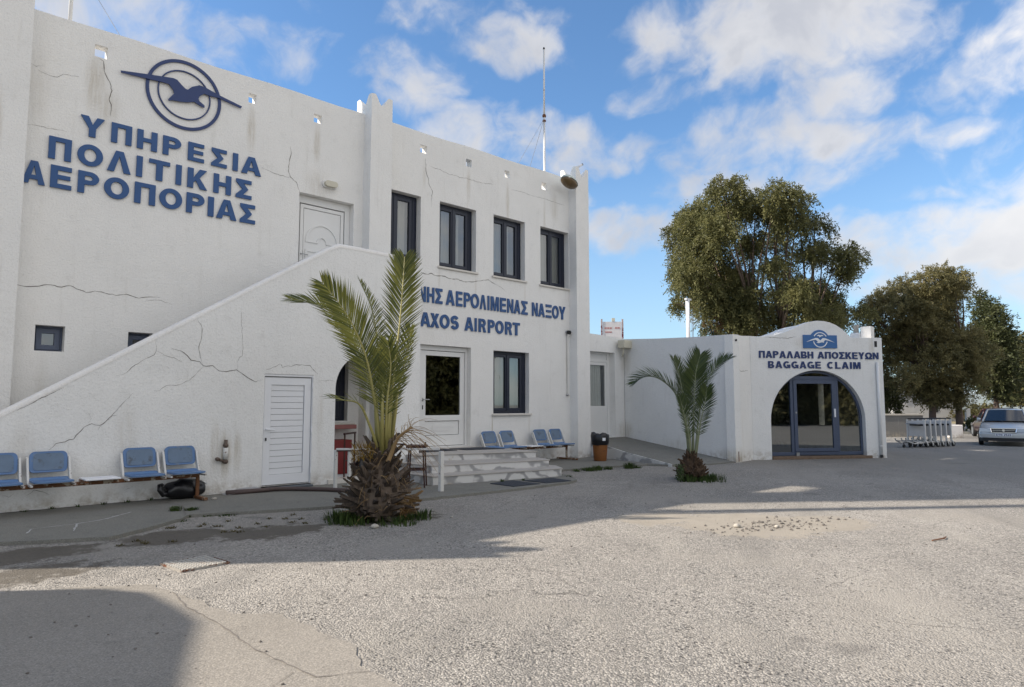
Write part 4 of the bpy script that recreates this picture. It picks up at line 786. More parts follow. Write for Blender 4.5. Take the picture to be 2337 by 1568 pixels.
# ---------------------------------------------------------------- ramp
mb = MB(); tp = [(15.99, -.305, .50), (16.0, .395, .53), (18.595, .395, .53), (17.66, -4.06, .03), (16.4, -3.95, .035), (15.30, -3.55, .055), (15.6, -1.9, .26), (15.86, -.85, .42)]
n = len(tp); mb.add(tp + [(x, y, -.1) for x, y, z in tp], [(0, 1, 2, 3, 4, 5, 6, 7)] + [(i, n+i, n+(i+1) % n, (i+1) % n) for i in range(n)])
RP = empty('ramp', (16.9, -1.5, 0), label='concrete ramp with marble edge rising to the recessed white door', cat='ramp', local=False)
mb.build('ramp_slab', M['walk'], RP)
mb = MB(); pts = [(15.27, -3.56, .0), (15.57, -1.9, .0), (15.83, -.85, .0), (15.97, -.31, .0)]; hz = [.06, .27, .43, .515]; vs = []
for (x, y, z), h in zip(pts, hz): vs += [(x, y, -.05), (x, y, h), (x+.035, y+.01, h+.004), (x+.035, y+.01, -.05)]
mb.add(vs, [(4*i+a, 4*i+(a+1) % 4, 4*i+4+(a+1) % 4, 4*i+4+a) for i in range(3) for a in range(4)] + [(0, 1, 2, 3), (15, 14, 13, 12)]); mb.build('marble_edge', M['marble'], RP)
# ---------------------------------------------------------------- objects by the building
def P(r, f, z=0.): 
    v = CAMP + RT*r + FW*f; return Vector((v.x, v.y, z))
# beam benches with moulded seats
def soft_plate(w, h, th, r, bow, n=12, dish=0.):        # rounded, slightly bowed shell in (x, y=thickness, z)
    out = [(x, z) for cx, cz, a in ((w/2-r, h-r, 0), (-w/2+r, h-r, 90), (-w/2+r*.8, r*.8, 180), (w/2-r*.8, r*.8, 270)) for x, z in arc(cx, cz, r if cz > h/2 else r*.8, r if cz > h/2 else r*.8, a, a+90, 5)]
    return out
def seat_back(mb, th=.03, k=1., inner=False):
    w, h, r = .48*k, .31*k, .075*k; o = soft_plate(w, h, th, r, 0); z0 = .155-.155*k
    fr = lambda u, d, wz: (u, d + .22*u*u - .05*(wz/.3)**2*0, wz+z0)
    mb.plate([o], 0, th, fr)
def make_bench(name, units, x0, pitch):
    root = empty(name)
    mb = MB(); L0, L1 = x0-.28, x0+pitch*(len(units)-1)+.24
    mb.bar((L0, .04, .375), (L1, .04, .375), .07, .055); mb.build('beam', M['rustbeam'], root, bevel=.004)
    for x in (L0+.03, L1-.02):
        mb = MB(); mb.bar((x, .04, .35), (x, .04, .05), .055, .04, up=(0, 1, 0)); mb.bar((x, -.36, .028), (x, .40, .028), .06, .045); mb.build('leg', M['rustbeam'], root, bevel=.004)
    first = {}
    for i, u in enumerate(units):
        x = x0+pitch*i
        if u in first:
            c = copy_tree(first[u]); c.parent = root; c.location.x = x; continue
        if u == 's':
            mb = MB(); fr = lambda a, d, b: (a, b-.29 , .425 + d + .05*(a/.24)**2*.5 - .035*math.sin((b)/.5*math.pi) + (.02 if b > .42 else 0))
            o = soft_plate(.49, .50, .03, .09, 0); mb.plate([o], 0, .028, fr); st = mb.build('seat', M['seat'], root, bevel=.006)
            mb = MB(); T = Matrix.Translation((0, .21, .56)) @ Matrix.Rotation(R(-13), 4, 'X'); mb.xf = T; seat_back(mb); bk = mb.build('backrest', M['seat'], st, bevel=.008)
            mb = MB(T @ Matrix.Translation((0, -.004, 0))); seat_back(mb, .004, .80); mb.build('back_face', M['seatworn'], st)
            for sx in (-1, 1):
                mb = MB(); mb.bar((sx*.262, .12, .40), (sx*.262, .30, .77), .03, .075, up=(0, 1, 0)); mb.bar((sx*.262, -.2, .40), (sx*.262, .16, .40), .03, .03); mb.build('bracket', M['whiterust'], st, bevel=.004)
            o_ = st
        else:
            mb = MB(); mb.box(-.235, .235, -.26, .16, .432, .455); st = mb.build('table', M['sign_white'], root, bevel=.006)
            
            for sx in (-.24, .19): mb = MB(); mb.box(sx, sx+.05, -.24, .14, .40, .431); mb.build('bracket', M['rustbeam'], st)
            o_ = st
        o_.location.x = x; first[u] = o_
    return root
b1 = make_bench('bench', 'sstss', 1.52, .615); b1.location = (0, -1.66, .048)
tag(b1, 'rusty beam bench with blue seats against the sloping staircase wall', 'bench', 'blue seat benches')
b2 = make_bench('bench', 'sstss', 0, .635); b2.location = (11.92, -.52, .048)
tag(b2, 'blue seat bench under the ground floor window beside the marble steps', 'bench', 'blue seat benches')

# black bag under the bench
mb = MB(); vs = []; n, k = 14, 18; r = random.Random(4)
for i in range(n+1):
    a = math.pi*i/n; 
    for j in range(k):
        b = 2*math.pi*j/k; q = Vector((-math.cos(a)*.33, math.sin(a)**.7*math.cos(b)*.17, math.sin(a)**.7*math.sin(b)*.17))
        q += q.normalized()*.045*mnoise.noise(q*7) ; q.z = max(-.145, q.z*(1.05 if q.x > -.1 else .9)); vs.append(q+Vector((0, 0, .15)))
mb.add(vs, [(i*k+j, i*k+(j+1) % k, (i+1)*k+(j+1) % k, (i+1)*k+j) for i in range(n) for j in range(k)])
bg_ = empty('backpack', (4.06, -1.43, .047), R(3), 'black backpack slumped on the concrete under the bench', 'bag')
mb.build('body', M['blackbag'], bg_, smooth=True)
mb = MB(); mb.tube([(-.26, -.05, .12), (-.36, -.07, .10), (-.41, -.06, .17), (-.40, -.04, .24), (-.36, -.02, .25)], [.05, .045, .04, .045, .03], 10); mb.build('strap', M['blackbag'], bg_, smooth=True)
mb = MB(); mb.bar((.24, -.14, .27), (.31, -.13, .22), .05, .01); mb.build('tag', M['sign_white'], bg_)

# pipe taps on the wall
TP = empty('wall_tap', (4.77, -1.25, .62), label='pair of rusty pipe taps on the stained staircase wall', cat='tap')
mb = MB(); mb.tube([(0, 0, .26), (0, -.08, .26)], .035, 10); mb.tube([(0, -.05, .22), (0, -.05, .36)], .03, 8); mb.tube([(0, 0, -.02), (0, -.08, -.02)], .04, 10); mb.tube([(.0, -.05, -.02), (-.14, -.05, .03)], .022, 8); mb.tube([(-.14, -.03, .03), (-.14, -.08, .03)], .035, 8); mb.build('valve', simple('old_brass', (.13, .095, .075), .6, .3, var=.4, vs=30), TP, smooth=True)
mb = MB(); mb.tube([(0, -.05, .22), (0, -.05, .02)], .045, 10); mb.build('pipe', M['whiterust'], TP, smooth=True)
# dark drain hose along the wall foot
mb = MB(); mb.tube([(4.72, -1.52, .075), (5.05, -1.56, .08), (5.30, -1.60, .085), (5.55, -1.62, .09), (5.8, -1.76, .085), (6.2, -2.25, .083), (6.45, -2.75, .082), (6.60, -3.05, .082), (6.75, -3.55, .08)], [.05, .045, .038, .037, .036, .036, .036, .036, .036], 10)
tag(mb.build('hose', M['brownpipe'], smooth=True), 'dark brown hose lying across the walkway below the louvred door', 'hose')
mb = MB(); vs = []; n, k = 10, 14
for i in range(n+1):
    for j in range(k+1):
        x = -.42+.84*i/n; y = -.16+.32*j/k; z = .085*max(0, 1-(x/.43)**2)*max(0, 1-(y/.165)**2) + .02*mnoise.noise(Vector((x*9, y*9, 2)))
        vs.append((x, y, max(.0, z)))
mb.add(vs, [(i*(k+1)+j, i*(k+1)+j+1, (i+1)*(k+1)+j+1, (i+1)*(k+1)+j) for i in range(n) for j in range(k)])
o = mb.build('cement_lump', simple('grey_cement', (.30, .30, .30), .9, var=.2, bs=.5), smooth=True); o.location = (5.12, -1.42, .047)
tag(o, 'grey cement lump at the wall foot behind the hose end', 'rubble')

# railing with corner post beside the steps
RL = empty('railing', (6.9, -2.7, .045), label='rusty white tube railing in front of the arched recess', cat='railing')
mb = MB(); mb.bar((-.40, .62, .73), (.78, -.95, .75), .05, .035); mb.build('top_rail', M['whiterust'], RL, bevel=.003)
for x, y in ((-.23, .44), (-.40, .64), (.80, -.98)):
    mb = MB(); mb.bar((x, y, 0), (x, y, .715), .075 if y < 0 else .055, up=(0, 1, 0)); mb.build('post', M['whiterust'], RL, bevel=.004)
mb = MB(); mb.bar((-.39, .62, .70), (-.02, .13, .72), .045, .03); mb.build('cross_rail', M['brownsteel'], RL)
# tall metal bar chair
CH = empty('bar_stool', (7.80, -2.80, .045), R(-43), 'brown metal bar stool frame standing between the palm and the steps', 'stool')
for sx in (-1, 1):
    for sy in (-1, 1):
        mb = MB(); mb.bar((sx*.17, sy*.17, 0), (sx*.13, sy*.14, .74 if sy < 0 else .80), .026, up=(0, 1, 0)); mb.build('leg', M['brownsteel'], CH)
mb = MB(); mb.box(-.19, .19, -.18, .18, .735, .785); mb.build('seat', M['brownsteel'], CH, bevel=.01)
mb = MB(); mb.bar((-.16, -.16, .33), (.16, -.16, .33), .05, .03); mb.bar((-.16, .16, .33), (.16, .16, .33), .03); mb.bar((-.16, -.16, .33), (-.16, .16, .33), .03); mb.bar((.16, -.16, .33), (.16, .16, .33), .03); mb.build('foot_rest', M['brownsteel'], CH)
mb = MB(); mb.bar((-.18, -.17, .80), (-.72, -.15, .84), .045, .03); mb.bar((.18, -.17, .76), (.18, -.17, .85), .022, up=(0, 1, 0)); mb.build('arm', M['brownsteel'], CH)
mb = MB(); mb.bar((7.25, -1.05, 1.0), (7.78, -.60, 1.0), .04, .035); mb.bar((7.27, -1.04, .05), (7.27, -1.04, 1.0), .025, up=(0, 1, 0)); mb.bar((7.76, -.61, .05), (7.76, -.61, 1.0), .025, up=(0, 1, 0)); mb.bar((7.27, -1.04, .45), (7.76, -.61, .45), .025)
tag(mb.build('chair_frame', M['brownsteel']), 'thin brown metal chair frame standing inside the arched recess', 'chair')
CB = empty('cabinet', (7.45, -.30, .045), label='dark red cabinet under the window ledge inside the arch', cat='cabinet')
mb = MB(); mb.box(-.75, .36, -.12, .28, .08, .80); mb.build('body', M['redpaint'], CB, bevel=.008)
mb = MB(); mb.box(-.72, .34, -.10, .28, 0, .079); mb.build('plinth', M['sign_white'], CB)
mb = MB(); mb.box(-.1, -.08, -.145, -.121, .40, .55); mb.build('handle', M['steel'], CB)
mb = MB(); mb.lathe([(.10, 0), (.14, .04), (.15, .16), (.11, .27), (.05, .33), (.02, .36)], (8.04, -.42, .10), 14); tag(mb.build('bag', M['blackbag'], smooth=True), 'small black bag on the floor right of the red cabinet', 'bag')

# doormats
for nm, pts, z, lab in (('doormat', [(9.12, -3.42), (9.80, -3.32), (9.80, -4.13), (9.11, -4.10)], .046, 'dark blue doormat with torn edge lying below the marble steps, the left one'), ('doormat', [(9.96, -3.52), (10.74, -3.56), (10.64, -4.20), (9.98, -4.12)], .046, 'dark blue doormat lying below the right end of the marble steps'),
                        ('doormat', [(9.05, -.35), (9.02, -1.05), (10.22, -1.05), (10.30, -.4)], .531, 'dark blue doormat on the top landing directly before the glazed door'), ('doormat', [(10.42, -.5), (10.42, -1.15), (11.40, -1.40), (11.36, -.6)], .531, 'dark blue doormat on the top landing near the blue seats')):
    mb = MB(); mb.slab(wob(pts, .2, .008, int(z*100)+len(lab)), z, z+.012); tag(mb.build(nm, M['mat']), lab, 'doormat', 'dark doormats')

# litter bin
BN = empty('litter_bin', (15.02, -1.42, .046), label='orange brown bin lined with a black bag beside the ramp', cat='bin')
mb = MB(); mb.lathe([(.165, 0), (.175, .02), (.195, .25), (.215, .52), (.225, .66), (.215, .66)], n=28); mb.build('tub', M['bin'], BN, smooth=True)
mb = MB(); vs = []; n = 30; prof = [(.212, .43), (.235, .45), (.252, .58), (.256, .68), (.235, .725), (.16, .735), (.06, .72), (.005, .70)]
for j, (rr, z) in enumerate(prof):
    for i in range(n):
        a = 2*math.pi*i/n; q = mnoise.noise(Vector((math.cos(a)*2.2, math.sin(a)*2.2, z*6)))
        vs.append((rr*math.cos(a)*(1+.05*q), rr*math.sin(a)*(1+.05*q), z+.03*q*(1 if j else .6) + (.05*max(0, math.sin(a*3+1)) if 3 < j < 6 else 0)))
mb.add(vs, [(j*n+i, j*n+(i+1) % n, (j+1)*n+(i+1) % n, (j+1)*n+i) for j in range(len(prof)-1) for i in range(n)]); mb.build('bin_bag', M['blackbag'], BN, smooth=True)
mb = MB(); a0 = -2.2; mb.add([(.259*math.cos(a0+i*.12), .259*math.sin(a0+i*.12), z) for z in (.56, .64) for i in range(4)], [(i, i+1, 5+i, 4+i) for i in range(3)]); mb.build('sticker', M['sign_white'], BN, fixn=False)

# cast iron manhole cover lying in the yard
MH = empty('manhole_cover', (2.57, -6.27, .0), R(6), 'rusty square metal drain grating in the sunlit yard', 'drain cover')
mb = MB(); mb.plate([rect(-.242, .242, -.242, .242), rect(-.235, .235, -.235, .235)[::-1]], .020, -.02, lambda u, d, w: (u, w, d)); mb.build('frame', rusty('grating_frame', (.30, .28, .25), amt=.47, sc=6), MH)
mb = MB(); mb.cur = 1; mb.box(-.234, .234, -.234, .234, -.01, .010); mb.cur = 0
for i in range(9):
    for j in range(9): mb.box(-.225+i*.05, -.225+i*.05+.036, -.225+j*.05, -.225+j*.05+.030, .0102, .026)
mb.build('grating', [simple('worn_cast_plate', (.40, .385, .35), .8, var=.25, vs=12, dirt=((.20, .10, .05), 5, .58)), simple('grating_gap', (.045, .035, .03), .9)], MH)

# lamps and small fittings on the facade
LM = empty('bulkhead_lamp', (7.35, 0, 6.47), label='oval cream bulkhead lamp above the upper white door', cat='lamp')
mb = MB(); o = [(x, z) for x, z in arc(.10, 0, .085, .085, -90, 90, 10) + arc(-.10, 0, .085, .085, 90, 270, 10)]; mb.plate([o], -.05, -.002, YF); mb.build('housing', M['white_pvc'], LM, bevel=.012)
mb = MB(); o = [(x, z) for x, z in arc(.09, 0, .065, .065, -90, 90, 10) + arc(-.09, 0, .065, .065, 90, 270, 10)]; mb.plate([o], -.12, -.051, YF); mb.build('diffuser', M['beige'], LM, bevel=.03, seg=3)
RLm = empty('wall_lamp', (15.25, 0, 3.75), label='small round dark lamp below the blue lettering near the corner pillar', cat='lamp')
mb = MB(); mb.tube([(0, 0, 0), (0, -.05, 0)], .05, 12); mb.build('base', M['steel'], RLm, smooth=True); mb = MB(); mb.tube([(0, -.05, 0), (0, -.14, -.02)], [.055, .06], 12); mb.build('head', M['black'], RLm)
mb = MB(); mb.tube([(15.25, -.012, 3.70), (15.255, -.012, 2.8), (15.25, -.012, 1.92)], .006, 5); mb.lathe([(.03, -.03), (.05, 0), (.03, .03)], (15.25, -.02, 1.88), 10)
tag(mb.build('wire_loop', M['steel']), 'thin wire with a coiled end hanging below the small round lamp', 'wire')
# big street floodlight on the corner pillar
FL = empty('floodlight', (14.95, -.42, 8.16), R(0), 'large brown bowled street lamp head at the top corner pillar', 'lamp')
mb = MB(Matrix.Rotation(R(18), 4, 'Y') @ Matrix.Rotation(R(-12), 4, 'X')); vs = []; n, k = 10, 22
for i in range(n+1):
    f = i/n; 
    for j in range(k):
        a = 2*math.pi*j/k; vs.append((.32*math.cos(a)*math.cos(f*1.45), .21*math.sin(a)*math.cos(f*1.45), .19*math.sin(f*1.45)+.02))
mb.add(vs, [(i*k+j, i*k+(j+1) % k, (i+1)*k+(j+1) % k, (i+1)*k+j) for i in range(n) for j in range(k)]); mb.build('shade', simple('greenish_white_shade', (.50, .55, .50), .5), FL, smooth=True)
mb = MB(Matrix.Rotation(R(18), 4, 'Y') @ Matrix.Rotation(R(-12), 4, 'X')); vs = []
for i in range(n+1):
    f = i/n
    for j in range(k):
        a = 2*math.pi*j/k; vs.append((.305*math.cos(a)*math.cos(f*1.5), .195*math.sin(a)*math.cos(f*1.5), .018-.14*math.sin(f*1.5)))
mb.add(vs, [(i*k+j, i*k+(j+1) % k, (i+1)*k+(j+1) % k, (i+1)*k+j) for i in range(n) for j in range(k)]); mb.build('diffuser', simple('brown_acrylic', (.13, .085, .038), .3, var=.25, vs=5), FL, smooth=True)
mb = MB(); mb.tube([(.30, .05, .0), (.42, .10, .03), (.50, .22, .05)], .045, 10); mb.build('arm', M['steel'], FL)
CM = empty('security_camera', (15.62, -.18, 8.80), label='small white camera tube on top of the corner pillar', cat='camera')
mb = MB(); mb.tube([(-.06, .04, .03), (.14, -.06, .17)], .035, 12); mb.build('body', M['sign_white'], CM, smooth=True); mb = MB(); mb.tube([(.14, -.06, .17), (.155, -.068, .18)], .036, 12); mb.build('lens', M['black'], CM)
mb = MB(); mb.tube([(-.02, .02, 0), (-.02, .02, .08)], .015, 8); mb.build('bracket', M['steel'], CM)

# masts
MA = empty('antenna_mast', (15.38, 1.0, 7.6), label='tall thin white mast with guy wires on the terminal roof', cat='mast')
mb = MB(); mb.tube([(0, 0, 0), (0, 0, 3.15)], .036, 10); mb.tube([(0, 0, 3.15), (.0, 0, 5.42)], [.03, .028], 10); mb.build('pole', M['mast'], MA, smooth=True)
mb = MB(); mb.lathe([(.05, 3.0), (.065, 3.03), (.05, 3.06)], n=10); mb.lathe([(.05, 3.15), (.065, 3.19), (.05, 3.24)], n=10); mb.build('clamp', M['rust'], MA)
mb = MB(); mb.lathe([(.032, 5.42), (.034, 5.46), (.01, 5.50)], n=10); mb.build('cap', M['black'], MA)
for e in ((-1.9, -.7, .9), (-.75, -.7, .8), (.9, 2.5, 0)):
    mb = MB(); mb.tube([(0, 0, 3.12), e], .006, 5); mb.build('guy_wire', M['steel'], MA)
MB2 = empty('flagpole', (2.48, 1.0, 7.6), label='white pole on the roof at the left edge with one wire', cat='mast')
mb = MB(); mb.tube([(0, 0, 0), (0, 0, 4.)], .035, 10); mb.build('pole', M['mast'], MB2, smooth=True)
mb = MB(); mb.tube([(0, 0, 2.4), (.75, -.65, .78)], .006, 5); mb.build('guy_wire', M['steel'], MB2)

# things on the low roof
SB = empty('sign_board', (27.12, 7.5, 3.3), math.atan2(-.70, .71), 'white board with faded red lettering standing between two posts on the roof', 'sign')
mb = MB(); mb.box(-.46, .46, -.02, .02, 1.55, 2.42); mb.build('board', simple('faded_board', (.62, .60, .60), .7, var=.12, vs=3, dirt=((.50, .33, .32), 2.2, .58)), SB)
mb = MB()
for i, (a, b, z) in enumerate(((-.38, -.27, 2.05), (-.25, -.14, 2.05), (-.12, -.02, 2.05), (.14, .24, 2.06), (.26, .38, 2.06))): mb.box(a, b, -.026, -.021, z, z+.09)
mb.box(-.36, -.02, -.026, -.021, 1.86, 1.93); mb.build('faded_lettering', simple('faded_red', (.42, .22, .21), .8, var=.3, vs=9), SB)
for x in (-.52, .52):
    mb = MB(); mb.box(x-.04, x+.04, -.04, .04, 0, 2.55); mb.build('post', rusty('red_white_post_%d' % (x > 0), (.42, .35, .34), (.20, .03, .03), .50, sc=5), SB)
mb = MB(); mb.box(-.02, .14, -.03, .03, 2.43, 2.6); mb.build('cap', M['beige'], SB)
WM = empty('lamp_pole', (26.38, 2.72, 3.3), label='white pole rising from the low roof beside the big tree', cat='pole')
mb = MB(); mb.tube([(0, 0, 0), (0, 0, 2.9)], .085, 12); mb.build('pole', M['sign_white'], WM, smooth=True)
mb = MB(); mb.box(-.16, .22, -.06, .06, 2.9, 2.98); mb.tube([(.16, -.1, 0), (.16, -.1, 2.4)], .012, 6); mb.tube([(.22, -.12, 0), (.22, -.12, 2.2)], .012, 6); mb.build('bracket', M['steel'], WM)
CHM = empty('chimney', (23.5, -5.5, 3.3), AZ-R(135), 'bright white chimney block with a small urn at the right end of the hall roof', 'chimney')
mb = MB(); mb.box(-.02, .30, -.15, .15, 0, .80); mb.build('stack', M['coping'], CHM, bevel=.015)
mb = MB(); mb.box(-.36, -.021, -.16, .16, 0, .62); mb.build('shoulder', M['coping'], CHM, bevel=.06, seg=3)
mb = MB(); mb.lathe([(.05, .60), (.085, .64), (.075, .80), (.10, .86), (.09, .88)], (-.2, 0, 0), 12); mb.build('pot', M['stone'], CHM, smooth=True)
mb = MB(); mb.lathe([(.09, 0), (.10, .05), (.03, .32)], (-.50, 0, 0), 8); mb.build('finial', M['coping'], CHM)
# ---------------------------------------------------------------- palms
M['frond'] = leafmat('palm_leaf', (.050, .068, .014), (.215, .215, .045), .32, rough=.42)
M['frond_dark'] = leafmat('palm_leaf_dark', (.022, .042, .012), (.075, .100, .026), .22, rough=.42)
M['rachis'] = simple('palm_midrib', (.30, .27, .09), .5, var=.2, vs=5)
M['rachis_pale'] = simple('palm_midrib_pale', (.24, .26, .15), .5, var=.2, vs=5)
M['drygrass'] = leafmat('dry_palm_leaf', (.20, .12, .05), (.40, .27, .13), .15)
m, t, p, oc = newmat('palm_boots'); g_ = N(t, 'ShaderNodeNewGeometry').outputs['Random Per Island']
c = mixc(t, g_, (.026, .018, .012), (.135, .10, .072)); c = mixc(t, mrange(t, fbm(t, vscale(t, oc, (1, 1, .25)), 30., 5, .65), .45, .7, 0, .7), c, (.035, .022, .016)); c = mixc(t, mrange(t, fbm(t, oc, 1.6, 4, .5), .54, .64, 0, .7), c, (.20, .11, .028))
setp(t, p, col=c, rough=.85, normal=bump(t, fbm(t, vscale(t, oc, (1, 1, .2)), 60., 3, .6), .5, .01)); M['boots'] = m
M['boots_brown'] = simple('palm_fibre', (.075, .045, .025), .9, var=.45, vs=30, bs=.6, bsc=60)
def spline(pts, n):
    P_ = [Vector(p) for p in pts]; out = []
    P_ = [P_[0]*2-P_[1]] + P_ + [P_[-1]*2-P_[-2]]
    for i in range(1, len(P_)-2):
        for k in range(n):
            u = k/n; a, b, c, d = P_[i-1:i+3]
            out.append(.5*((2*b)+(c-a)*u+(2*a-5*b+4*c-d)*u*u+(3*b-a-3*c+d)*u**3))
    out.append(P_[-2]); return out
def frond(root, pts, normal, ll=.34, n=58, start=.14, seed=0, mat='frond', rr=.014, lift=.25, fwd=.85, mid='rachis', wd=.024, gap=0):
    r = random.Random(seed); Wp = [RT*a + FW*b + Vector((0, 0, z)) for a, b, z in pts]; C = spline(Wp, 14); L = len(C)-1
    mb = MB(); mb.tube(C[::2]+([C[-1]] if L % 2 else []), [rr*(1.7-1.55*i/(len(C[::2]))) for i in range(len(C[::2])+(1 if L % 2 else 0))], 6)
    mb.cur = 1; nrm = (RT*normal[0]+FW*normal[1]+Vector((0, 0, normal[2]))).normalized()
    for i in range(n):
        f = start + (1-start)*(i+r.uniform(-.3, .3))/n; f = min(max(f, 0), .999); x = f*L; j = int(x); c = C[j].lerp(C[min(j+1, L)], x-j)
        T = (C[min(j+2, L)]-C[max(j-1, 0)]).normalized(); sd = T.cross(nrm).normalized(); up = sd.cross(T).normalized()
        s = (f-start)/(1-start); l = ll*(.35+.9*math.sin(math.pi*min(1, s*.82+.12))**.8)*(1 if s < .9 else 1-(s-.9)*3)*r.uniform(.88, 1.08)
        if gap and s < gap and r.random() < .7: continue
        for sg in (-1, 1):
            d = (T*(fwd+.5*s)+sd*sg*(1.0-.35*s)+up*(lift+r.uniform(-.12, .12))).normalized()
            e = (d + Vector((0, 0, -.16*r.uniform(.4, 1.3))) + sd*r.uniform(-.05, .05)).normalized(); w = wd*r.uniform(.8, 1.1)
            a = d.cross(up*.8+T*.3).normalized()*w/2; m1 = c+d*l*.5; m2 = m1+e*l*.5
            fold = up*w*.28
            mb.add([c-a*.5, c+fold*.4, c+a*.5, m1-a, m1-fold*.0+fold*.5, m1+a, m2], [(0, 1, 4, 3), (1, 2, 5, 4), (3, 4, 6), (4, 5, 6)])
    return mb.build('frond', [M[mid], M[mat]], root, fixn=False)
def boots(root, prof, rows, per, seed, ln=.17, wd=.085, mat='boots', tilt0=.2, tilt1=1.0):
    r = random.Random(seed); mb = MB(); n = len(prof)-1
    mb.lathe([(max(.02, a-.05), z) for a, z in prof], n=20)
    for i in range(rows):
        f = i/(rows-1); x = f*n; j = min(int(x), n-1); rad = prof[j][0]+(prof[j+1][0]-prof[j][0])*(x-j); z = prof[j][1]+(prof[j+1][1]-prof[j][1])*(x-j)
        k = max(6, int(per*rad/.45))
        for q in range(k):
            if r.random() < .12: continue
            a = 2*math.pi*(q+.5*(i % 2)+r.uniform(-.25, .25))/k; o = Vector((math.cos(a), math.sin(a), 0)); s = Vector((-o.y, o.x, 0))
            tl = tilt0+(tilt1-tilt0)*f+r.uniform(-.42, .42); d = (o*math.cos(tl)+Vector((0, 0, math.sin(tl)))+s*r.uniform(-.5, .5)).normalized(); u = s.cross(d)*-1
            c = o*(rad-.05)+Vector((0, 0, z+r.uniform(-.02, .02))); l = ln*r.uniform(.5, 1.5); w = wd*r.uniform(.75, 1.2); th = .03*r.uniform(.7, 1.3)
            tip = c+d*l; w2 = w*r.uniform(.35, .7); sk = s*r.uniform(-.02, .02)
            vs = [c-s*w*.6-u*th, c+s*w*.6-u*th, c+s*w*.5+u*th, c-s*w*.5+u*th, tip-s*w2*.5-u*th*.4+sk, tip+s*w2*.5-u*th*.4+d*r.uniform(-.03, .03), tip+s*w2*.4+u*th*.5+sk+d*r.uniform(-.02, .03), tip-s*w2*.4+u*th*.5]
            mb.add(vs, [(3, 2, 1, 0), (4, 5, 6, 7), (0, 1, 5, 4), (1, 2, 6, 5), (2, 3, 7, 6), (3, 0, 4, 7)])
    return mb.build('trunk', M[mat], root)
def tuft(mb, c, n, h, sp, r, lean=.5, w=.008):
    for i in range(n):
        a = r.uniform(0, 6.28); d = Vector((math.cos(a), math.sin(a), 0)); b = Vector(c)+d*r.uniform(0, sp); hh = h*r.uniform(.5, 1.15); ln = lean*r.uniform(.2, 1.2)
        s = Vector((-d.y, d.x, 0))*w*r.uniform(.6, 1.4); m1 = b+Vector((0, 0, hh*.6))+d*ln*hh*.35; tp = b+Vector((0, 0, hh*.9))+d*ln*hh
        mb.add([b-s, b+s, m1+s*.7, m1-s*.7, tp], [(0, 1, 2, 3), (3, 2, 4)])
M['weed'] = leafmat('weed_green', (.022, .045, .010), (.070, .105, .025), .2)
M['weed_dry'] = leafmat('dry_weed', (.07, .06, .03), (.14, .12, .06), .2)

P1 = empty('palm_tree', (5.47, -5.12, 0), 0, 'larger palm with a fat shaggy trunk and tall fronds before the staircase', 'palm tree')
boots(P1, [(.30, .0), (.40, .08), (.435, .22), (.39, .40), (.29, .56), (.21, .70), (.165, .86), (.13, 1.02)], 19, 21, 3, ln=.185, wd=.062, tilt0=-.05, tilt1=1.1)
frond(P1, [(.04, 0, 1.0), (-.06, 0, 1.50), (-.28, .20, 2.14), (-.61, .30, 2.72), (-.98, .30, 3.08), (-1.44, .2, 3.17)], (.45, -.5, .75), .36, 62, .30, 1, lift=.1)
frond(P1, [(.03, -.10, 1.0), (-.06, -.20, 1.71), (-.15, -.30, 2.22), (-.29, -.40, 2.62), (-.48, -.50, 2.96), (-.72, -.60, 3.27)], (.25, -1, .1), .42, 66, .16, 2, lift=.12)
frond(P1, [(.03, .15, 1.0), (-.05, .30, 1.71), (-.14, .50, 2.38), (-.31, .80, 3.06), (-.59, 1.10, 3.60)], (.9, -.25, .4), .34, 56, .2, 3, lift=.3)
frond(P1, [(.12, 0, 1.0), (.18, -.10, 1.81), (.27, -.10, 2.75), (.31, -.10, 3.36), (.32, -.05, 3.74)], (-.15, 1, .25), .38, 70, .22, 4, lift=.12)
frond(P1, [(.06, .1, 1.0), (.05, .20, 1.58), (-.02, .40, 2.12), (-.14, .50, 2.42)], (.2, -.9, .3), .33, 40, .2, 5, lift=.3)
frond(P1, [(.08, -.05, 1.0), (.12, -.18, 1.6), (.17, -.2, 2.15), (.12, -.22, 2.5)], (.1, -1, .1), .30, 30, .25, 6, lift=.3)
frond(P1, [(.10, .1, 1.0), (.2, .15, 1.7), (.32, .2, 2.3), (.38, .25, 2.75)], (-.6, .6, .4), .3, 34, .25, 8, lift=.25)
frond(P1, [(-.02, -.1, 1.0), (-.10, -.25, 1.3), (-.22, -.4, 1.6), (-.42, -.5, 1.66), (-.62, -.5, 1.70)], (0, -.4, 1), .22, 10, .35, 7, lift=.2, fwd=1.4)
for j, (a, b) in enumerate([((.02, 0), (-.05, .02)), ((.09, -.05), (.13, -.1)), ((-.04, .05), (-.09, .1)), ((.13, .06), (.2, .1)), ((.05, -.12), (.06, -.2))]):
    mb = MB(); mb.tube([RT*a[0]+FW*a[1]+Vector((0, 0, .9)), RT*b[0]+FW*b[1]+Vector((0, 0, 1.35+.06*j)), RT*b[0]*1.2+FW*b[1]+Vector((0, 0, 1.75+.05*j))], [.035, .024, .008], 7); mb.build('leaf_stalk', M['rachis'], P1, smooth=True)
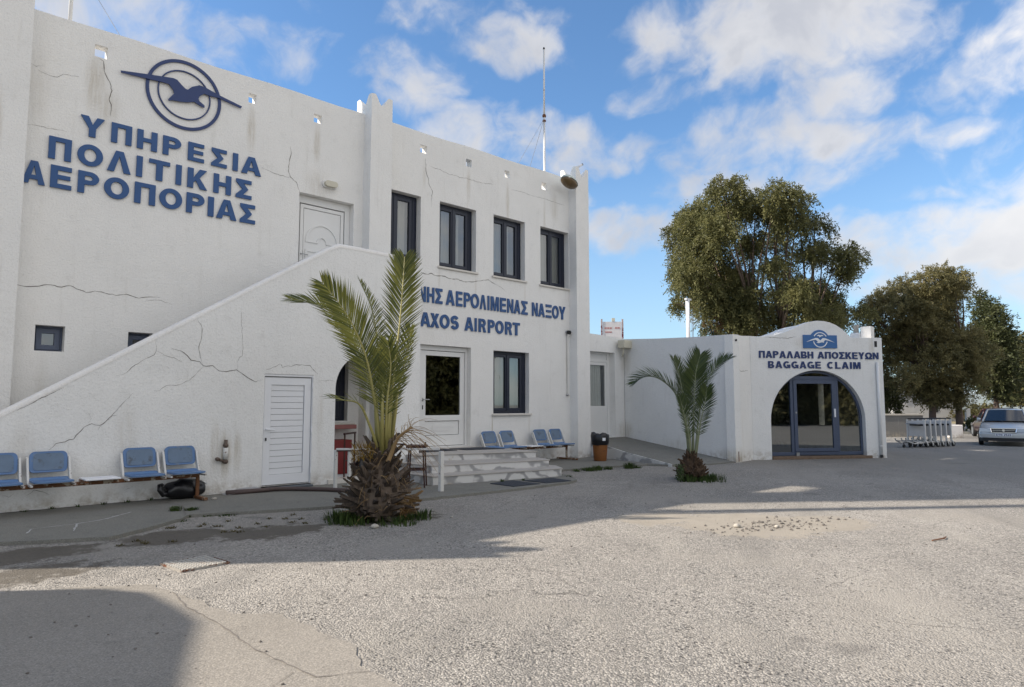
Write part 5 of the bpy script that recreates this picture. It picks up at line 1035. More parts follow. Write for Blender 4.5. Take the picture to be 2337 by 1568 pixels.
# the withered frond on the right and yellow fibre
mb = MB(); C = [RT*a+FW*b+Vector((0, 0, z)) for a, b, z in spline([(.15, -.2, .80), (.21, -.2, .95), (.29, -.25, 1.12), (.40, -.3, 1.22), (.50, -.3, 1.29)], 6)]
mb.tube(C, [.035-.024*i/len(C) for i in range(len(C))], 7); r = random.Random(5)
for i in range(46):
    f = .35+.65*i/46; c = C[int(f*(len(C)-1))]; a0 = R(r.uniform(10, 110) if i % 2 else r.uniform(-40, 30)); l = r.uniform(.25, .46); d = (RT*math.cos(a0)+Vector((0, 0, math.sin(a0)))+FW*r.uniform(-.4, .4)).normalized(); pts = []
    for k in range(6): s = k/5; pts.append(c+d*l*s+Vector((0, 0, -.42*l*s*s*(1.3 if i % 2 else 1.8)))+RT*.25*l*s*s)
    mb.tube(pts, [.0045, .004, .0035, .003, .0025, .0015], 3)
mb.build('withered_frond', M['drygrass'], P1, fixn=False)
mb = MB(); r = random.Random(6)
for i in range(150):
    c = RT*r.uniform(-.34, -.02)+FW*r.uniform(-.22, -.05)+Vector((0, 0, r.uniform(.80, 1.0))); d = Vector((r.uniform(-.6, .3), r.uniform(-.4, .4), r.uniform(.3, 1))).normalized()*r.uniform(.06, .16); mb.tube([c, c+d*.5, c+d+Vector((0, 0, -.02))], [.005, .004, .002], 3)
mb.build('fibre', leafmat('yellow_fibre', (.16, .09, .015), (.30, .19, .03), .1), P1, fixn=False)

mb = MB(); r = random.Random(16)
for i in range(130):
    a = r.uniform(0, 6.28); z = r.uniform(.05, .95); rad = (.48 if z < .4 else .48-(z-.4)*.5)*r.uniform(.85, 1.1); q = Vector((math.cos(a)*rad, math.sin(a)*rad, z)); d = (Vector((-math.sin(a), math.cos(a), 0))*r.uniform(-1, 1)+Vector((math.cos(a)*.4, math.sin(a)*.4, r.uniform(-1, .6)))).normalized()*r.uniform(.06, .2)
    mb.tube([q, q+d*.5+Vector((0, 0, .01)), q+d+Vector((0, 0, -.03))], [.004, .0035, .0015], 3)
mb.build('fibre', M['drygrass'], P1, fixn=False)
P2 = empty('palm_tree', (13.05, -5.5, 0), 0, 'smaller dark green palm with a short trunk in front of the low wing', 'palm tree')
boots(P2, [(.26, 0), (.31, .10), (.30, .22), (.22, .34), (.16, .44), (.12, .52)], 12, 22, 9, ln=.10, wd=.055, mat='boots_brown', tilt0=.3, tilt1=1.2)
K = dict(mat='frond_dark', mid='rachis_pale', rr=.011, wd=.022)
frond(P2, [(.01, 0, .45), (-.10, 0, 1.13), (-.26, 0, 1.71), (-.42, 0, 1.97), (-.70, 0, 2.17), (-.97, 0, 2.19), (-1.23, 0, 2.04)], (.25, -.35, .9), .36, 60, .32, 11, lift=.35, **K)
frond(P2, [(-.01, 0, .45), (-.05, .20, 1.37), (-.10, .30, 1.99), (-.15, .40, 2.39), (-.21, .50, 2.62)], (.5, -.8, .2), .30, 56, .25, 12, lift=.25, **K)
frond(P2, [(.05, 0, .45), (.05, -.10, 1.38), (.06, -.20, 1.92), (.07, -.30, 2.30), (.17, -.30, 2.66)], (-.1, -1, .15), .42, 64, .28, 13, lift=.15, **K)
frond(P2, [(.07, 0, .45), (.22, .10, 1.38), (.39, .20, 1.99), (.61, .30, 2.33), (.79, .30, 2.52), (1.0, .30, 2.64)], (-.55, -.35, .7), .33, 58, .28, 14, lift=.2, **K)
frond(P2, [(.02, .1, .45), (.02, .25, 1.3), (-.02, .4, 1.9), (-.02, .5, 2.25)], (.2, -.9, .2), .34, 46, .25, 15, lift=.3, **K)
frond(P2, [(.06, -.05, .45), (.14, -.2, 1.1), (.22, -.35, 1.6), (.27, -.4, 1.95)], (-.3, -.9, .3), .32, 40, .25, 16, lift=.3, **K)
frond(P2, [(-.01, -.05, .45), (-.10, -.2, 1.0), (-.22, -.3, 1.45), (-.30, -.35, 1.75)], (.3, -.9, .3), .28, 30, .25, 17, lift=.3, **K)
for j, a in enumerate((-.06, -.02, .03, .08, .12)):
    mb = MB(); mb.tube([RT*a*.8+FW*(-.05*(j % 2))+Vector((0, 0, .40)), RT*a*1.5+FW*(-.08*(j % 2))+Vector((0, 0, .95)), RT*a*1.9+Vector((0, 0, 1.2))], [.022, .015, .008], 6); mb.build('leaf_stalk', M['rachis_pale'], P2, smooth=True)
# weeds and grass
r = random.Random(12)
mb = MB()
for c, n, h, sp in [((5.05, -5.25, 0), 260, .14, .34), ((4.85, -5.15, 0), 160, .20, .22), ((5.4, -5.68, 0), 200, .10, .32), ((5.85, -5.55, 0), 160, .12, .26), ((5.0, -4.9, 0), 120, .12, .3)]: tuft(mb, c, n, h, sp, r)
tag(mb.build('grass', M['weed'], fixn=False), 'low green weeds around the foot of the larger palm', 'weeds', kind='stuff')
mb = MB()
for c, n, h, sp in [((13.05, -5.85, 0), 330, .13, .45), ((12.75, -5.6, 0), 180, .17, .28), ((13.4, -5.75, 0), 200, .13, .32), ((13.5, -5.4, 0), 90, .22, .12)]: tuft(mb, c, n, h, sp, r)
tag(mb.build('grass', M['weed'], fixn=False), 'low green weeds around the foot of the smaller palm', 'weeds', kind='stuff')
mb = MB(); c0 = Vector((12.45, -5.6, 0))
for i in range(240):
    z = r.uniform(.03, .36); a = r.uniform(0, 6.28); rr = r.uniform(.02, .12)*(1-.3*z); q = c0+Vector((math.cos(a)*rr, math.sin(a)*rr, z)); d = Vector((r.uniform(-1, 1), r.uniform(-1, 1), r.uniform(-.2, 1))).normalized()*.035; s = d.orthogonal().normalized()*.012
    mb.add([q-s, q+d*.5+s, q+d, q+d*.5-s*1.5], [(0, 1, 2, 3)])
mb.tube([c0, c0+Vector((.02, 0, .3))], [.008, .004], 5)
tag(mb.build('weed', M['weed'], fixn=False), 'small upright leafy weed left of the smaller palm', 'weed')
mb = MB()
for c, n, h, sp in [((12.95, -2.75, .0), 200, .10, .22), ((13.25, -2.78, 0), 160, .12, .2), ((13.55, -2.85, 0), 90, .09, .16), ((12.6, -2.65, 0), 60, .07, .15)]: tuft(mb, c, n, h, sp, r)
tag(mb.build('grass', M['weed'], fixn=False), 'strip of grass growing along the walkway kerb', 'weeds', kind='stuff')
mb = MB()
for c, n, h, sp in [((14.15, -3.05, 0), 200, .17, .15), ((14.4, -3.1, 0), 60, .07, .15)]: tuft(mb, c, n, h, sp, r)
tag(mb.build('grass', M['weed'], fixn=False), 'upright grass tuft near the foot of the ramp', 'weeds', kind='stuff')
mb = MB()
for c, n, h, sp in [((3.52, -3.12, .0), 260, .04, .13), ((3.50, -2.75, .045), 120, .05, .09), ((3.58, -2.55, .045), 80, .04, .09), ((3.7, -2.85, .045), 140, .04, .10), ((3.78, -3.25, 0), 120, .035, .14), ((4.0, -3.4, 0), 110, .03, .16), ((3.35, -3.45, 0), 80, .03, .12), ((11.3, -3.55, .0), 60, .08, .08), ((9.5, -3.36, .045), 40, .07, .04), ((10.0, -3.45, .045), 30, .05, .04)]: tuft(mb, c, n, h, sp, r, .9)
for i in range(9): tuft(mb, (1.2+i*.34, -1.32, .045), 12, .05, .06, r, .8)
tag(mb.build('moss', M['weed'], fixn=False), 'green moss and weeds in the walkway joint', 'weeds', kind='stuff')
mb = MB()
for i in range(26): tuft(mb, (r.uniform(2.2, 5.2), r.uniform(-4.9, -3.9), 0), 22, .025, .06, r, 1.)
tag(mb.build('dry_weeds', M['weed_dry'], fixn=False), 'tiny dry weeds on the brown soil by the walkway', 'weeds', kind='stuff')
# loose stones
def pebble(mb, c, s, r):
    vs = []; n, k = 4, 6
    for i in range(n+1):
        a = math.pi*i/n
        for j in range(k):
            b = 2*math.pi*j/k; q = r.uniform(.75, 1.2); vs.append((c[0]+s*q*math.sin(a)*math.cos(b), c[1]+s*q*math.sin(a)*math.sin(b)*.8, max(0, c[2]+s*.35+s*.55*q*math.cos(a))))
    mb.add(vs, [(i*k+j, i*k+(j+1) % k, (i+1)*k+(j+1) % k, (i+1)*k+j) for i in range(n) for j in range(k)])
mb = MB()
for i in range(260):
    a = r.uniform(0, 6.28); q = r.gauss(0, .5); pebble(mb, (8.9+q*1.2+r.gauss(0, .15), -9.25-q*.35+r.gauss(0, .22), .0), r.uniform(.005, .017)*r.choice([.6, 1, 1, 1.7]), r)
for i in range(120): pebble(mb, (r.uniform(1.5, 12), r.uniform(-11.5, -5.0), .0), r.uniform(.005, .014), r)
for i in range(40): pebble(mb, (r.uniform(.3, 2.6), r.uniform(-11, -6.6), .008), r.uniform(.006, .013), r)
tag(mb.build('gravel', simple('dark_gravel', (.15, .135, .12), .9, var=.7, vs=12), smooth=False), 'scattered dark gravel on the yard', 'gravel', kind='stuff')
for (x, y, s, lab) in [(8.42, -9.02, .055, 'largest pale stone at the edge of the gravel patch'), (8.78, -9.38, .04, 'small flat pale stone in the middle of the gravel patch'), (4.98, -5.78, .06, 'pale stone in the weeds left of the larger palm'), (4.36, -1.95, .045, 'pale stone beside the bench foot before the black backpack'), (6.2, -5.85, .03, 'small pale stone right of the larger palm foot'), (12.75, -5.98, .04, 'pale stone in the weeds of the smaller palm')]:
    mb = MB(); pebble(mb, (x, y, .046 if y > -3 else 0), s, r); tag(mb.build('stone', M['stone'], smooth=True), lab, 'stone')
mb = MB(); mb.tube([(9.22, -11.05, .012), (9.42, -11.12, .02), (9.6, -11.1, .012)], [.008, .010, .006], 6); tag(mb.build('twig', simple('brown_twig', (.16, .07, .035), .8)), 'short brown twig lying on the sunlit asphalt', 'twig')
mb = MB()
for k in range(3): pebble(mb, (1.05+.05*k, -4.35+.02*k, .02), .055-.012*k, r)
tag(mb.build('dirt_clod', simple('dark_clod', (.05, .04, .03), .95, var=.3)), 'dark clod of earth on the soil at the left edge', 'clod')

# ---------------------------------------------------------------- trees
def tree(name, base, blobs_, kpx, dep, leafm, bark, label, group=None, leaf=(.10, .30), per=170, cl=26, trunks=((0, 0),), seed=1, droop=.6, trunkr=.3, thin=1., spread=.7, cat='tree'):
    """base: ground point; blobs_: crown lumps (right, up, radius) in metres from the base, their depth spread inside the crown"""
    rg = np.random.default_rng(seed); r = random.Random(seed)
    T = empty(name, base, 0, label, cat, group); lumps = []
    xs = [b[0] for b in blobs_]; W2 = (max(xs)-min(xs))/2; mx = (max(xs)+min(xs))/2
    for (x, z, rad) in blobs_:
        e = math.sqrt(max(.05, 1-((x-mx)/(W2+rad))**2))
        for k in range(2 if rad > .6 else 1):
            f = r.uniform(-1, 1)*W2*spread*e; lumps.append((x, f, z, rad))
    V = []; 
    for (x, f, z, rad) in lumps:
        nc = max(4, int(per*rad*rad*thin))
        d = rg.normal(size=(nc, 3)); d /= np.linalg.norm(d, axis=1)[:, None]; q = d*(rad*(.2+.85*rg.uniform(0, 1, (nc, 1))**.7)); q[:, 2] *= .95
        cen = np.array([x, f, z])+q
        n = nc*cl; sv = np.tile(np.linspace(0, 1, cl), nc)[:, None]; out = np.repeat(d*np.array([1, 1, .35])+rg.normal(size=(nc, 3))*.35, cl, 0); ln = np.repeat(rg.uniform(.5, 1.25, (nc, 1)), cl, 0)*(.35+.45*rad)
        c = np.repeat(cen, cl, 0) + out*sv*ln*.55 + np.array([0, 0, 1.])*(sv*.25*(1-droop)-sv*sv*droop*.95)*ln + rg.normal(size=(n, 3))*.055
        dirv = out*.5 + rg.normal(size=(n, 3))*.6; dirv[:, 2] += .5*(1-droop)-droop*1.3*sv[:, 0]; dirv /= np.linalg.norm(dirv, axis=1)[:, None]
        sd = np.cross(dirv, rg.normal(size=(n, 3))); sd /= np.linalg.norm(sd, axis=1)[:, None]+1e-6
        L = rg.uniform(.6, 1.2, (n, 1))*leaf[1]; w = rg.uniform(.6, 1.2, (n, 1))*leaf[0]
        V.append(np.stack([c, c+dirv*L*.45+sd*w*.5, c+dirv*L, c+dirv*L*.45-sd*w*.5], 1))
    V = np.concatenate(V).reshape(-1, 3)
    Wm = np.array([[*RT], [*FW], [0, 0, 1]]); V = V @ Wm; nf = len(V)//4
    me = bpy.data.meshes.new('crown'); me.vertices.add(len(V)); me.vertices.foreach_set('co', V.astype(np.float32).ravel()); me.loops.add(nf*4); me.loops.foreach_set('vertex_index', np.arange(nf*4, dtype=np.int32))
    me.polygons.add(nf); me.polygons.foreach_set('loop_start', np.arange(0, nf*4, 4, dtype=np.int32)); me.materials.append(leafm); me.update(calc_edges=True); me.validate()
    o = bpy.data.objects.new('crown', me); COL.objects.link(o); o.parent = T
    mb = MB(); zs = sorted(b[1] for b in blobs_); zm = zs[len(zs)//2]
    stems = []
    for (tx, tf) in trunks:
        top = Vector((tx*1.6, tf, zm*.8)); pts = [Vector((tx, tf, -.1)), Vector((tx*1.1+r.uniform(-.1, .1), tf, zm*.35)), top]
        pw = [RT*p.x+FW*p.y+Vector((0, 0, p.z)) for p in spline(pts, 6)]; mb.tube(pw, [trunkr*(1-.55*i/len(pw)) for i in range(len(pw))], 9); stems.append((tx, tf, zm))
    for (x, f, z, rad) in lumps:
        if r.random() < .75:
            tx, tf, z0 = min(stems, key=lambda s: abs(s[0]-x)); s0 = Vector((tx*1.3, tf, z0*r.uniform(.3, .75))); s0.z = min(s0.z, z*.8); e = Vector((x, f, z+rad*.4)); mdl = s0.lerp(e, .5)+Vector((r.uniform(-.3, .3), 0, r.uniform(-.2, .4)))
            pw = [RT*p.x+FW*p.y+Vector((0, 0, p.z)) for p in spline([s0, mdl, e], 5)]; mb.tube(pw, [trunkr*.34*(1-.85*i/len(pw)) for i in range(len(pw))], 6)
    mb.build('trunk', bark, T, smooth=True); return T
def tpts(lst, ox, sx, oy, sy, cx, gy, dep):      # crown lumps measured on a drawing -> metres at that tree's distance
    k = dep/1560; return [((ox+x*sx-cx)*k, (gy-(oy+y*sy))*k, rr*sx*k) for x, y, rr in lst]
bark1 = simple('tree_bark', (.15, .11, .085), .9, var=.35, vs=5, bs=.5, bsc=12); bark2 = simple('dark_bark', (.10, .07, .055), .9, var=.35, vs=5, bs=.5, bsc=12)
dep = 40.; gy = 923+1560*1.6/dep
big = tpts([(560,330,150),(400,420,140),(330,560,120),(620,480,170),(760,350,110),(880,420,130),(480,640,170),(320,760,110),(300,930,120),(420,880,150),(600,800,150),(1000,420,120),(1120,430,100),(1230,480,95),(1270,600,110),(1050,600,120),(880,650,90),(1420,740,100),(1500,860,110),(1560,950,90),(1250,800,110),(1400,950,130),(1130,800,70),(780,900,130),(900,950,100),(640,1000,150),(400,1080,110),(330,1150,70),(500,1200,140),(700,1200,150),(880,1150,140),(1050,1150,100),(1300,1120,130),(1450,1150,140),(1600,1250,130),(1720,1270,80),(950,1330,130),(1200,1300,120),(1400,1320,120),(640,1350,110),(760,1350,120),(520,250,70),(640,250,60),(760,290,60),(230,520,55),(240,900,60),(880,330,60),(1010,320,45),(1240,370,45),(1300,430,45),(1620,920,50),(1480,650,40),(1740,1080,30),(1800,1220,40),(240,1170,40),(1085,230,28),(1160,330,25)], 1483.4, .2729, 370.9, .2729, 1765, gy, dep)
M['leaf1'] = leafmat('pepper_tree_leaf', (.070, .078, .028), (.225, .215, .085), .42, ((.17, .075, .045), [((-2.2, 2.1, 6.3), (1.9, 1.9, 1.1), 1.)]), clump=1.3)
bp = P((1765-1168.5)/1560*dep, dep)
tree('tree', bp, big, 1, dep, M['leaf1'], bark1, 'tall airy tree with reddish lower left leaves behind the low wing', 'trees beyond the yard', (.065, .17), 150, 24, ((-.8, 0), (.5, .6), (1.6, -.3)), 21, .75, .26, 1.0)
dep = 41.; gy = 923+1560*1.6/dep
t2 = tpts([(560,190,70),(470,260,90),(650,250,90),(740,270,80),(820,300,55),(380,340,100),(560,350,130),(720,390,110),(300,350,80),(260,430,90),(200,470,50),(420,480,130),(600,510,140),(760,490,90),(300,570,110),(480,630,140),(680,650,130),(820,610,90),(330,730,110),(520,790,130),(720,790,130),(860,740,80),(300,880,80),(450,930,110),(620,960,120),(780,920,110),(520,1030,70),(700,1050,70),(560,140,28),(330,300,35),(840,240,22),(160,450,25),(400,230,28)], 1939.9, .3273, 570.5, .3273, 2150, gy, dep)
M['leaf2'] = leafmat('tamarisk_leaf', (.085, .085, .036), (.27, .235, .105), .42, clump=1.1)
tree('tree', P((2150-1168.5)/1560*dep, dep), t2, 1, dep, M['leaf2'], bark2, 'bushy olive green tree standing behind the luggage trolleys', 'trees beyond the yard', (.055, .15), 170, 24, ((-.75, 0), (.75, -.2)), 22, .25, .22, 1.0)
dep = 47.; gy = 923+1560*1.6/dep
t3 = tpts([(960,340,55),(1010,340,55),(1040,420,60),(980,460,90),(1020,560,100),(940,620,110),(1050,680,100),(980,760,120),(1060,860,110),(940,880,90),(1010,960,80),(1060,1020,60),(890,760,90),(950,300,24)], 1939.9, .3273, 570.5, .3273, 2265, gy, dep)
M['leaf3'] = leafmat('dark_leaf', (.040, .052, .020), (.115, .125, .050), .3, clump=1.)
tree('tree', P((2265-1168.5)/1560*dep, dep), t3, 1, dep, M['leaf3'], bark2, 'dark green tree just right of the bushy olive tree', 'trees beyond the yard', (.08, .20), 130, 18, ((.1, 0),), 23, .3, .2)
dep = 56.; gy = 923+1560*1.6/dep
t4 = tpts([(1180,640,80),(1160,750,100),(1230,760,110),(1200,860,110),(1150,950,90),(1130,1030,60),(1220,1020,90),(1290,900,110),(1300,760,110)], 1939.9, .3273, 570.5, .3273, 2340, gy, dep)
M['leaf4'] = leafmat('olive_leaf', (.055, .055, .020), (.15, .13, .050), .25)
tree('tree', P((2340-1168.5)/1560*dep, dep), t4, 1, dep, M['leaf4'], bark2, 'yellowish olive tree at the right edge above the silver car', 'trees beyond the yard', (.10, .22), 90, 18, ((0, 0),), 24, .3, .2)
dep = 46.; gy = 923+1560*1.6/dep
t5 = tpts([(270,980,75),(300,1060,60),(230,1060,70),(330,1010,50),(270,1120,50),(200,900,80),(180,1020,80),(120,960,90)], 1939.9, .3273, 570.5, .3273, 2020, gy, dep)
tree('bush', P((2020-1168.5)/1560*dep, dep), t5, 1, dep, M['leaf3'], bark2, 'dark bush beside the right end of the low wing', None, (.10, .22), 80, 16, ((0, 0),), 25, .2, .1, cat='bush')
# scrub on the far bank
rg = random.Random(31)
for i, (x, y, w, h, d, lab) in enumerate([(2105, 958, 60, 26, 62, 'low scrub clump behind the trolleys between the trunks'), (2190, 962, 70, 22, 60, 'low olive scrub clump right of the tree trunks'), (2232, 953, 60, 34, 66, 'yellowish scrub clump left of the dark red car'), (2216, 981, 34, 20, 39.5, 'low dark shrub in the shade right of the tree trunks')]):
    k = d/1560; gy = 923+1560*1.6/d; bl = [((rg.uniform(-.5, .5)*w)*k, rg.uniform(.1, .8)*h*k+.2, .30*h*k*rg.uniform(.8, 1.4)) for _ in range(12)]
    tree('bush', P((x-1168.5)*k, d), bl, 1, d, M['leaf3' if d < 50 else 'leaf4'], bark2, lab, 'scrub on the far bank', (.10, .20), 120, 12, ((0, 0),), 40+i, .1, .05, cat='bush')
# tree on the other side of the yard (seen mirrored in the door glass)
bl = [(rg.uniform(-3.5, 3.5), rg.uniform(.6, 7.5), rg.uniform(.8, 1.4)) for _ in range(46)]
tree('tree', (29, -24, 0), bl, 1, 30, M['leaf1'], bark1, 'tree across the yard mirrored in the white door glass', None, (.16, .40), 40, 14, ((0, 0),), 51, .5, .25)

for i, (x, y) in enumerate(((17.5, -42), (25.0, -44))):
    bl = [(rg.uniform(-5.2, 5.2), rg.uniform(.6, 8.0), rg.uniform(1.1, 1.8)) for _ in range(46)]
    tree('tree', (x, y, 0), bl, 1, 30, M['leaf2'], bark1, ('dark tree across the yard mirrored in the arched entrance glass', 'second dark tree across the yard, farther right than the other')[i], 'trees across the yard', (.25, .5), 26, 12, ((0, 0),), 61+i, .5, .25)
# ---------------------------------------------------------------- luggage trolleys, nested in a row
M['trolley'] = simple('trolley_panel', (.56, .54, .52), .45, var=.06, vs=4, dirt=((.34, .32, .30), 5, .66))
M['trolley_frame'] = simple('trolley_frame', (.58, .57, .55), .4, .0, var=.1)
def make_trolley():                              # drives towards -x; handle end at x = 0
    root = empty('luggage_trolley')
    mb = MB(); mb.box(-.012, .012, -.30, .30, .40, .98); mb.build('panel', M['trolley'], root, bevel=.006)
    mb = MB(); mb.box(-.016, -.0125, -.28, .24, .80, .86); mb.box(.0125, .016, -.28, .24, .80, .86); mb.build('panel_stripe', M['black'], root)
    for sy in (-1, 1):
        mb = MB(); mb.bar((.0, sy*.33, .20), (.0, sy*.33, 1.03), .055, .055, up=(0, 1, 0)); mb.bar((.04, sy*.33, .22), (.10, sy*.34, .10), .06, .05); mb.build('post', M['trolley_frame'], root, bevel=.006)
        mb = MB(); mb.tube([(.11, sy*.33-.025, .09), (.11, sy*.33+.025, .09)], .09, 16); w = mb.build('wheel', M['black'], root)
        mb = MB(); mb.tube([(.11, sy*.33-.028, .09), (.11, sy*.33+.028, .09)], .035, 10); mb.build('hub', M['steel'], w)
        mb = MB(); mb.tube([(.0, sy*.31, .20), (-.55, sy*.26, .15), (-.95, sy*.20, .25)], .018, 8); mb.build('side_rail', M['trolley_frame'], root, smooth=True)
    mb = MB(); mb.tube([(0, -.33, 1.03), (.05, -.31, 1.06), (.06, 0, 1.065), (.05, .31, 1.06), (0, .33, 1.03)], .02, 8); mb.build('handle', M['black'], root, smooth=True)
    mb = MB()
    for k in range(5): mb.bar((-.05, -.22+.11*k, .19), (-.9, -.16+.08*k, .23), .02)
    mb.bar((-.93, -.20, .25), (-.93, .20, .25), .04); mb.bar((-.95, -.2, .26), (-1.0, -.2, .34), .03); mb.bar((-.95, .2, .26), (-1.0, .2, .34), .03); mb.build('deck', M['steel'], root)
    mb = MB(); mb.tube([(-.80, -.02, .06), (-.80, .02, .06)], .06, 14); mb.bar((-.80, 0, .06), (-.80, 0, .2), .02); mb.build('front_wheel', M['black'], root)
    mb = MB(); mb.box(-.28, -.01, -.24, .24, .86, .88); mb.tube([(-.28, -.24, .87), (-.30, 0, .90), (-.28, .24, .87)], .012, 6); mb.build('basket', M['steel'], root)
    return root
row = (RT*.88 + FW*.47); base = P((1997+.1455*600-1168.5)/1560*26.0, 26.0)
tr = make_trolley(); labs = ['luggage trolley nearest the low wing, its whole grey panel in view', 'second luggage trolley from the low wing in the nested row', 'third luggage trolley from the low wing, left of the row middle', 'fourth luggage trolley from the low wing, right of the row middle', 'fifth luggage trolley, last but one before the tree trunk', 'luggage trolley at the far right end of the row near the white block']
for i in range(6):
    o = tr if i == 0 else copy_tree(tr); v = base + row*.335*i; o.location = v; o.rotation_euler = (0, 0, math.atan2(row.y, row.x)+R(1.5*math.sin(i*2)))
    tag(o, labs[i], 'trolley', 'nested luggage trolleys')

# ---------------------------------------------------------------- cars
def carpaint(name, col, metal=.5):
    m, t, p, oc = newmat(name); setp(t, p, col=mixc(t, fbm(t, oc, 1.5, 3, .5), tuple(x*.94 for x in col), tuple(x*1.05 for x in col)), rough=.32, metal=metal, coat=.6); return m
M['carglass'] = simple('car_glass', (.012, .018, .026), .06, spec=.8)
M['lamp'] = simple('headlamp_lens', (.42, .45, .46), .12, .3, spec=.8); M['tail'] = simple('tail_lamp', (.35, .010, .008), .2)
def car(loc, rz, paint, label, plate=None, hatch=False):
    C = empty('car', loc, rz, label, 'car', 'parked cars')              # x forward, y left
    L = 2.15; W = .84
    st = [(2.13, .30, .50, .70), (2.08, .25, .59, .78), (1.85, .22, .67, .82), (1.2, .20, .80, W), (.72, .20, .91, W), (.2, .20, .95, W), (-.9, .20, .96, W), (-1.7, .22, .97, .82), (-2.02, .28, .93, .78), (-2.12, .36, .70, .72)]
    mb = MB(); n = 14; vs = []
    for x, zb, ztp, w in st:
        prof = [(0, zb), (w*.80, zb), (w*.95, zb+.07), (w*1.0, zb+.22), (w*.995, ztp-.16), (w*.95, ztp-.04), (w*.80, ztp), (0, ztp+.025)]
        ring = prof + [(-a, b) for a, b in prof[::-1]][1:-1]; vs += [(x, a, b) for a, b in ring]
    k = len(vs)//len(st); mb.add(vs, [(i*k+j, i*k+(j+1) % k, (i+1)*k+(j+1) % k, (i+1)*k+j) for i in range(len(st)-1) for j in range(k)] + [tuple(range(k)), tuple(range((len(st)-1)*k, len(st)*k))[::-1]])
    body = mb.build('body', paint, C, smooth=True); sb = body.modifiers.new('ss', 'SUBSURF'); sb.levels = sb.render_levels = 2
    # cabin
    rb = -1.95 if not hatch else -1.85
    cab = [(.78, .93, .70), (.05, 1.36, .57), (-.2, 1.405, .565), (-1.0, 1.41, .56), (rb+.45, 1.36, .54), (rb, .96, .66)]
    mb = MB(); roof = []; 
    for (x, z, w) in cab[1:5]: roof += [(x, w, z), (x, w*.5, z+.02), (x, 0, z+.03), (x, -w*.5, z+.02), (x, -w, z)]
    mb.add(roof, [(i*5+j, i*5+j+1, i*5+6+j, i*5+5+j) for i in range(3) for j in range(4)])
    for s in (1, -1):
        for (a, b) in (((.80, .72*s, .92), (.05, .585*s, 1.37)), ((rb, .68*s, .95), (rb+.45, .55*s, 1.37)), ((-.35, .74*s, .95), (-.35, .58*s, 1.38)), ((-1.25, .73*s, .95), (-1.2, .57*s, 1.38))): mb.bar(a, b, .06, .05)
        mb.bar((.05, .575*s, 1.375), (rb+.45, .555*s, 1.375), .05, .05)
    mb.build('roof', paint, C, smooth=True, fixn=True)
    mb = MB(); vs = []
    for i in range(13):
        y = -1+i/6; vs += [(.79+.11*(1-y*y), .69*y, .935+.015*(1-y*y)), (.06+.05*(1-y*y), .565*y, 1.365+.02*(1-y*y))]
    mb.add(vs, [(2*i, 2*i+2, 2*i+3, 2*i+1) for i in range(12)]); mb.build('windscreen', M['carglass'], C, smooth=True)
    mb = MB(); mb.add([(rb, .66, .96), (rb, -.66, .96), (rb+.44, -.54, 1.36), (rb+.44, .54, 1.36)], [(0, 1, 2, 3)]); mb.build('rear_window', M['carglass'], C)
    for s in (1, -1):
        mb = MB(); mb.add([(.74, .715*s, .94), (rb+.03, .69*s, .95), (rb+.46, .556*s, 1.365), (.06, .578*s, 1.37)], [(0, 1, 2, 3)]); mb.build('side_window', M['carglass'], C)
        mb = MB(); mb.tube([(.55, .80*s, .98), (.52, .92*s, 1.0)], [.05, .075], 10); mb.tube([(.53, .80*s, .93), (.53, .86*s, .98)], .02, 6); mb.build('mirror', paint, C, smooth=True)
        for x in (1.32, -1.32):
            mb = MB(); mb.tube([(x, (.70)*s, .30), (x, .855*s, .30)], .30, 24); w = mb.build('wheel', M['black'], C, bevel=.02)
            mb = MB(); mb.tube([(x, .80*s, .30), (x, .862*s, .30)], .19, 18); mb.build('rim', M['steel'], w)
        mb = MB(); mb.add([(2.125, .42*s, .53), (2.05, .77*s, .53), (1.99, .76*s, .665), (2.07, .42*s, .665), (2.145, .42*s, .535), (2.085, .775*s, .535), (2.03, .765*s, .67), (2.09, .42*s, .665)], [(0, 1, 2, 3), (4, 5, 6, 7), (0, 1, 5, 4), (1, 2, 6, 5), (2, 3, 7, 6), (3, 0, 4, 7)]); mb.build('headlight', M['lamp'], C)
        mb = MB(); mb.box(-2.14, -1.98, .50*s if s > 0 else -.76, .76 if s > 0 else -.50, .60, .90); mb.build('tail_light', M['tail'], C, bevel=.02)
    mb = MB(); mb.add([(2.14, .38, .52), (2.14, -.38, .52), (2.085, -.41, .67), (2.085, .41, .67), (2.165, .38, .52), (2.165, -.38, .52), (2.11, -.41, .67), (2.11, .41, .67)], [(0, 1, 2, 3), (4, 5, 6, 7), (0, 1, 5, 4), (2, 3, 7, 6), (1, 2, 6, 5), (3, 0, 4, 7)]); gr = mb.build('grille', M['black'], C)
    mb = MB(); mb.bar((2.165, -.39, .525), (2.165, .39, .525), .02, .025); mb.bar((2.115, -.42, .67), (2.115, .42, .67), .02, .03); mb.bar((2.165, .385, .52), (2.115, .415, .675), .025); mb.bar((2.165, -.385, .52), (2.115, -.415, .675), .025); mb.bar((2.15, -.36, .60), (2.15, .36, .60), .015, .012); mb.tube([(2.14, 0, .60), (2.16, 0, .60)], .045, 14); mb.build('grille_trim', M['chrome'], gr)
    mb = MB(); mb.add([(x, y, z) for z in (.27, .495) for x, y in ((2.0, .80), (2.12, .70), (2.19, .35), (2.205, 0), (2.19, -.35), (2.12, -.70), (2.0, -.80))], [(i, i+1, 8+i, 7+i) for i in range(6)] + [(0, 7, 13, 6), tuple(range(7, 14)), tuple(range(6, -1, -1))]); mb.build('bumper', paint, C, bevel=.03)
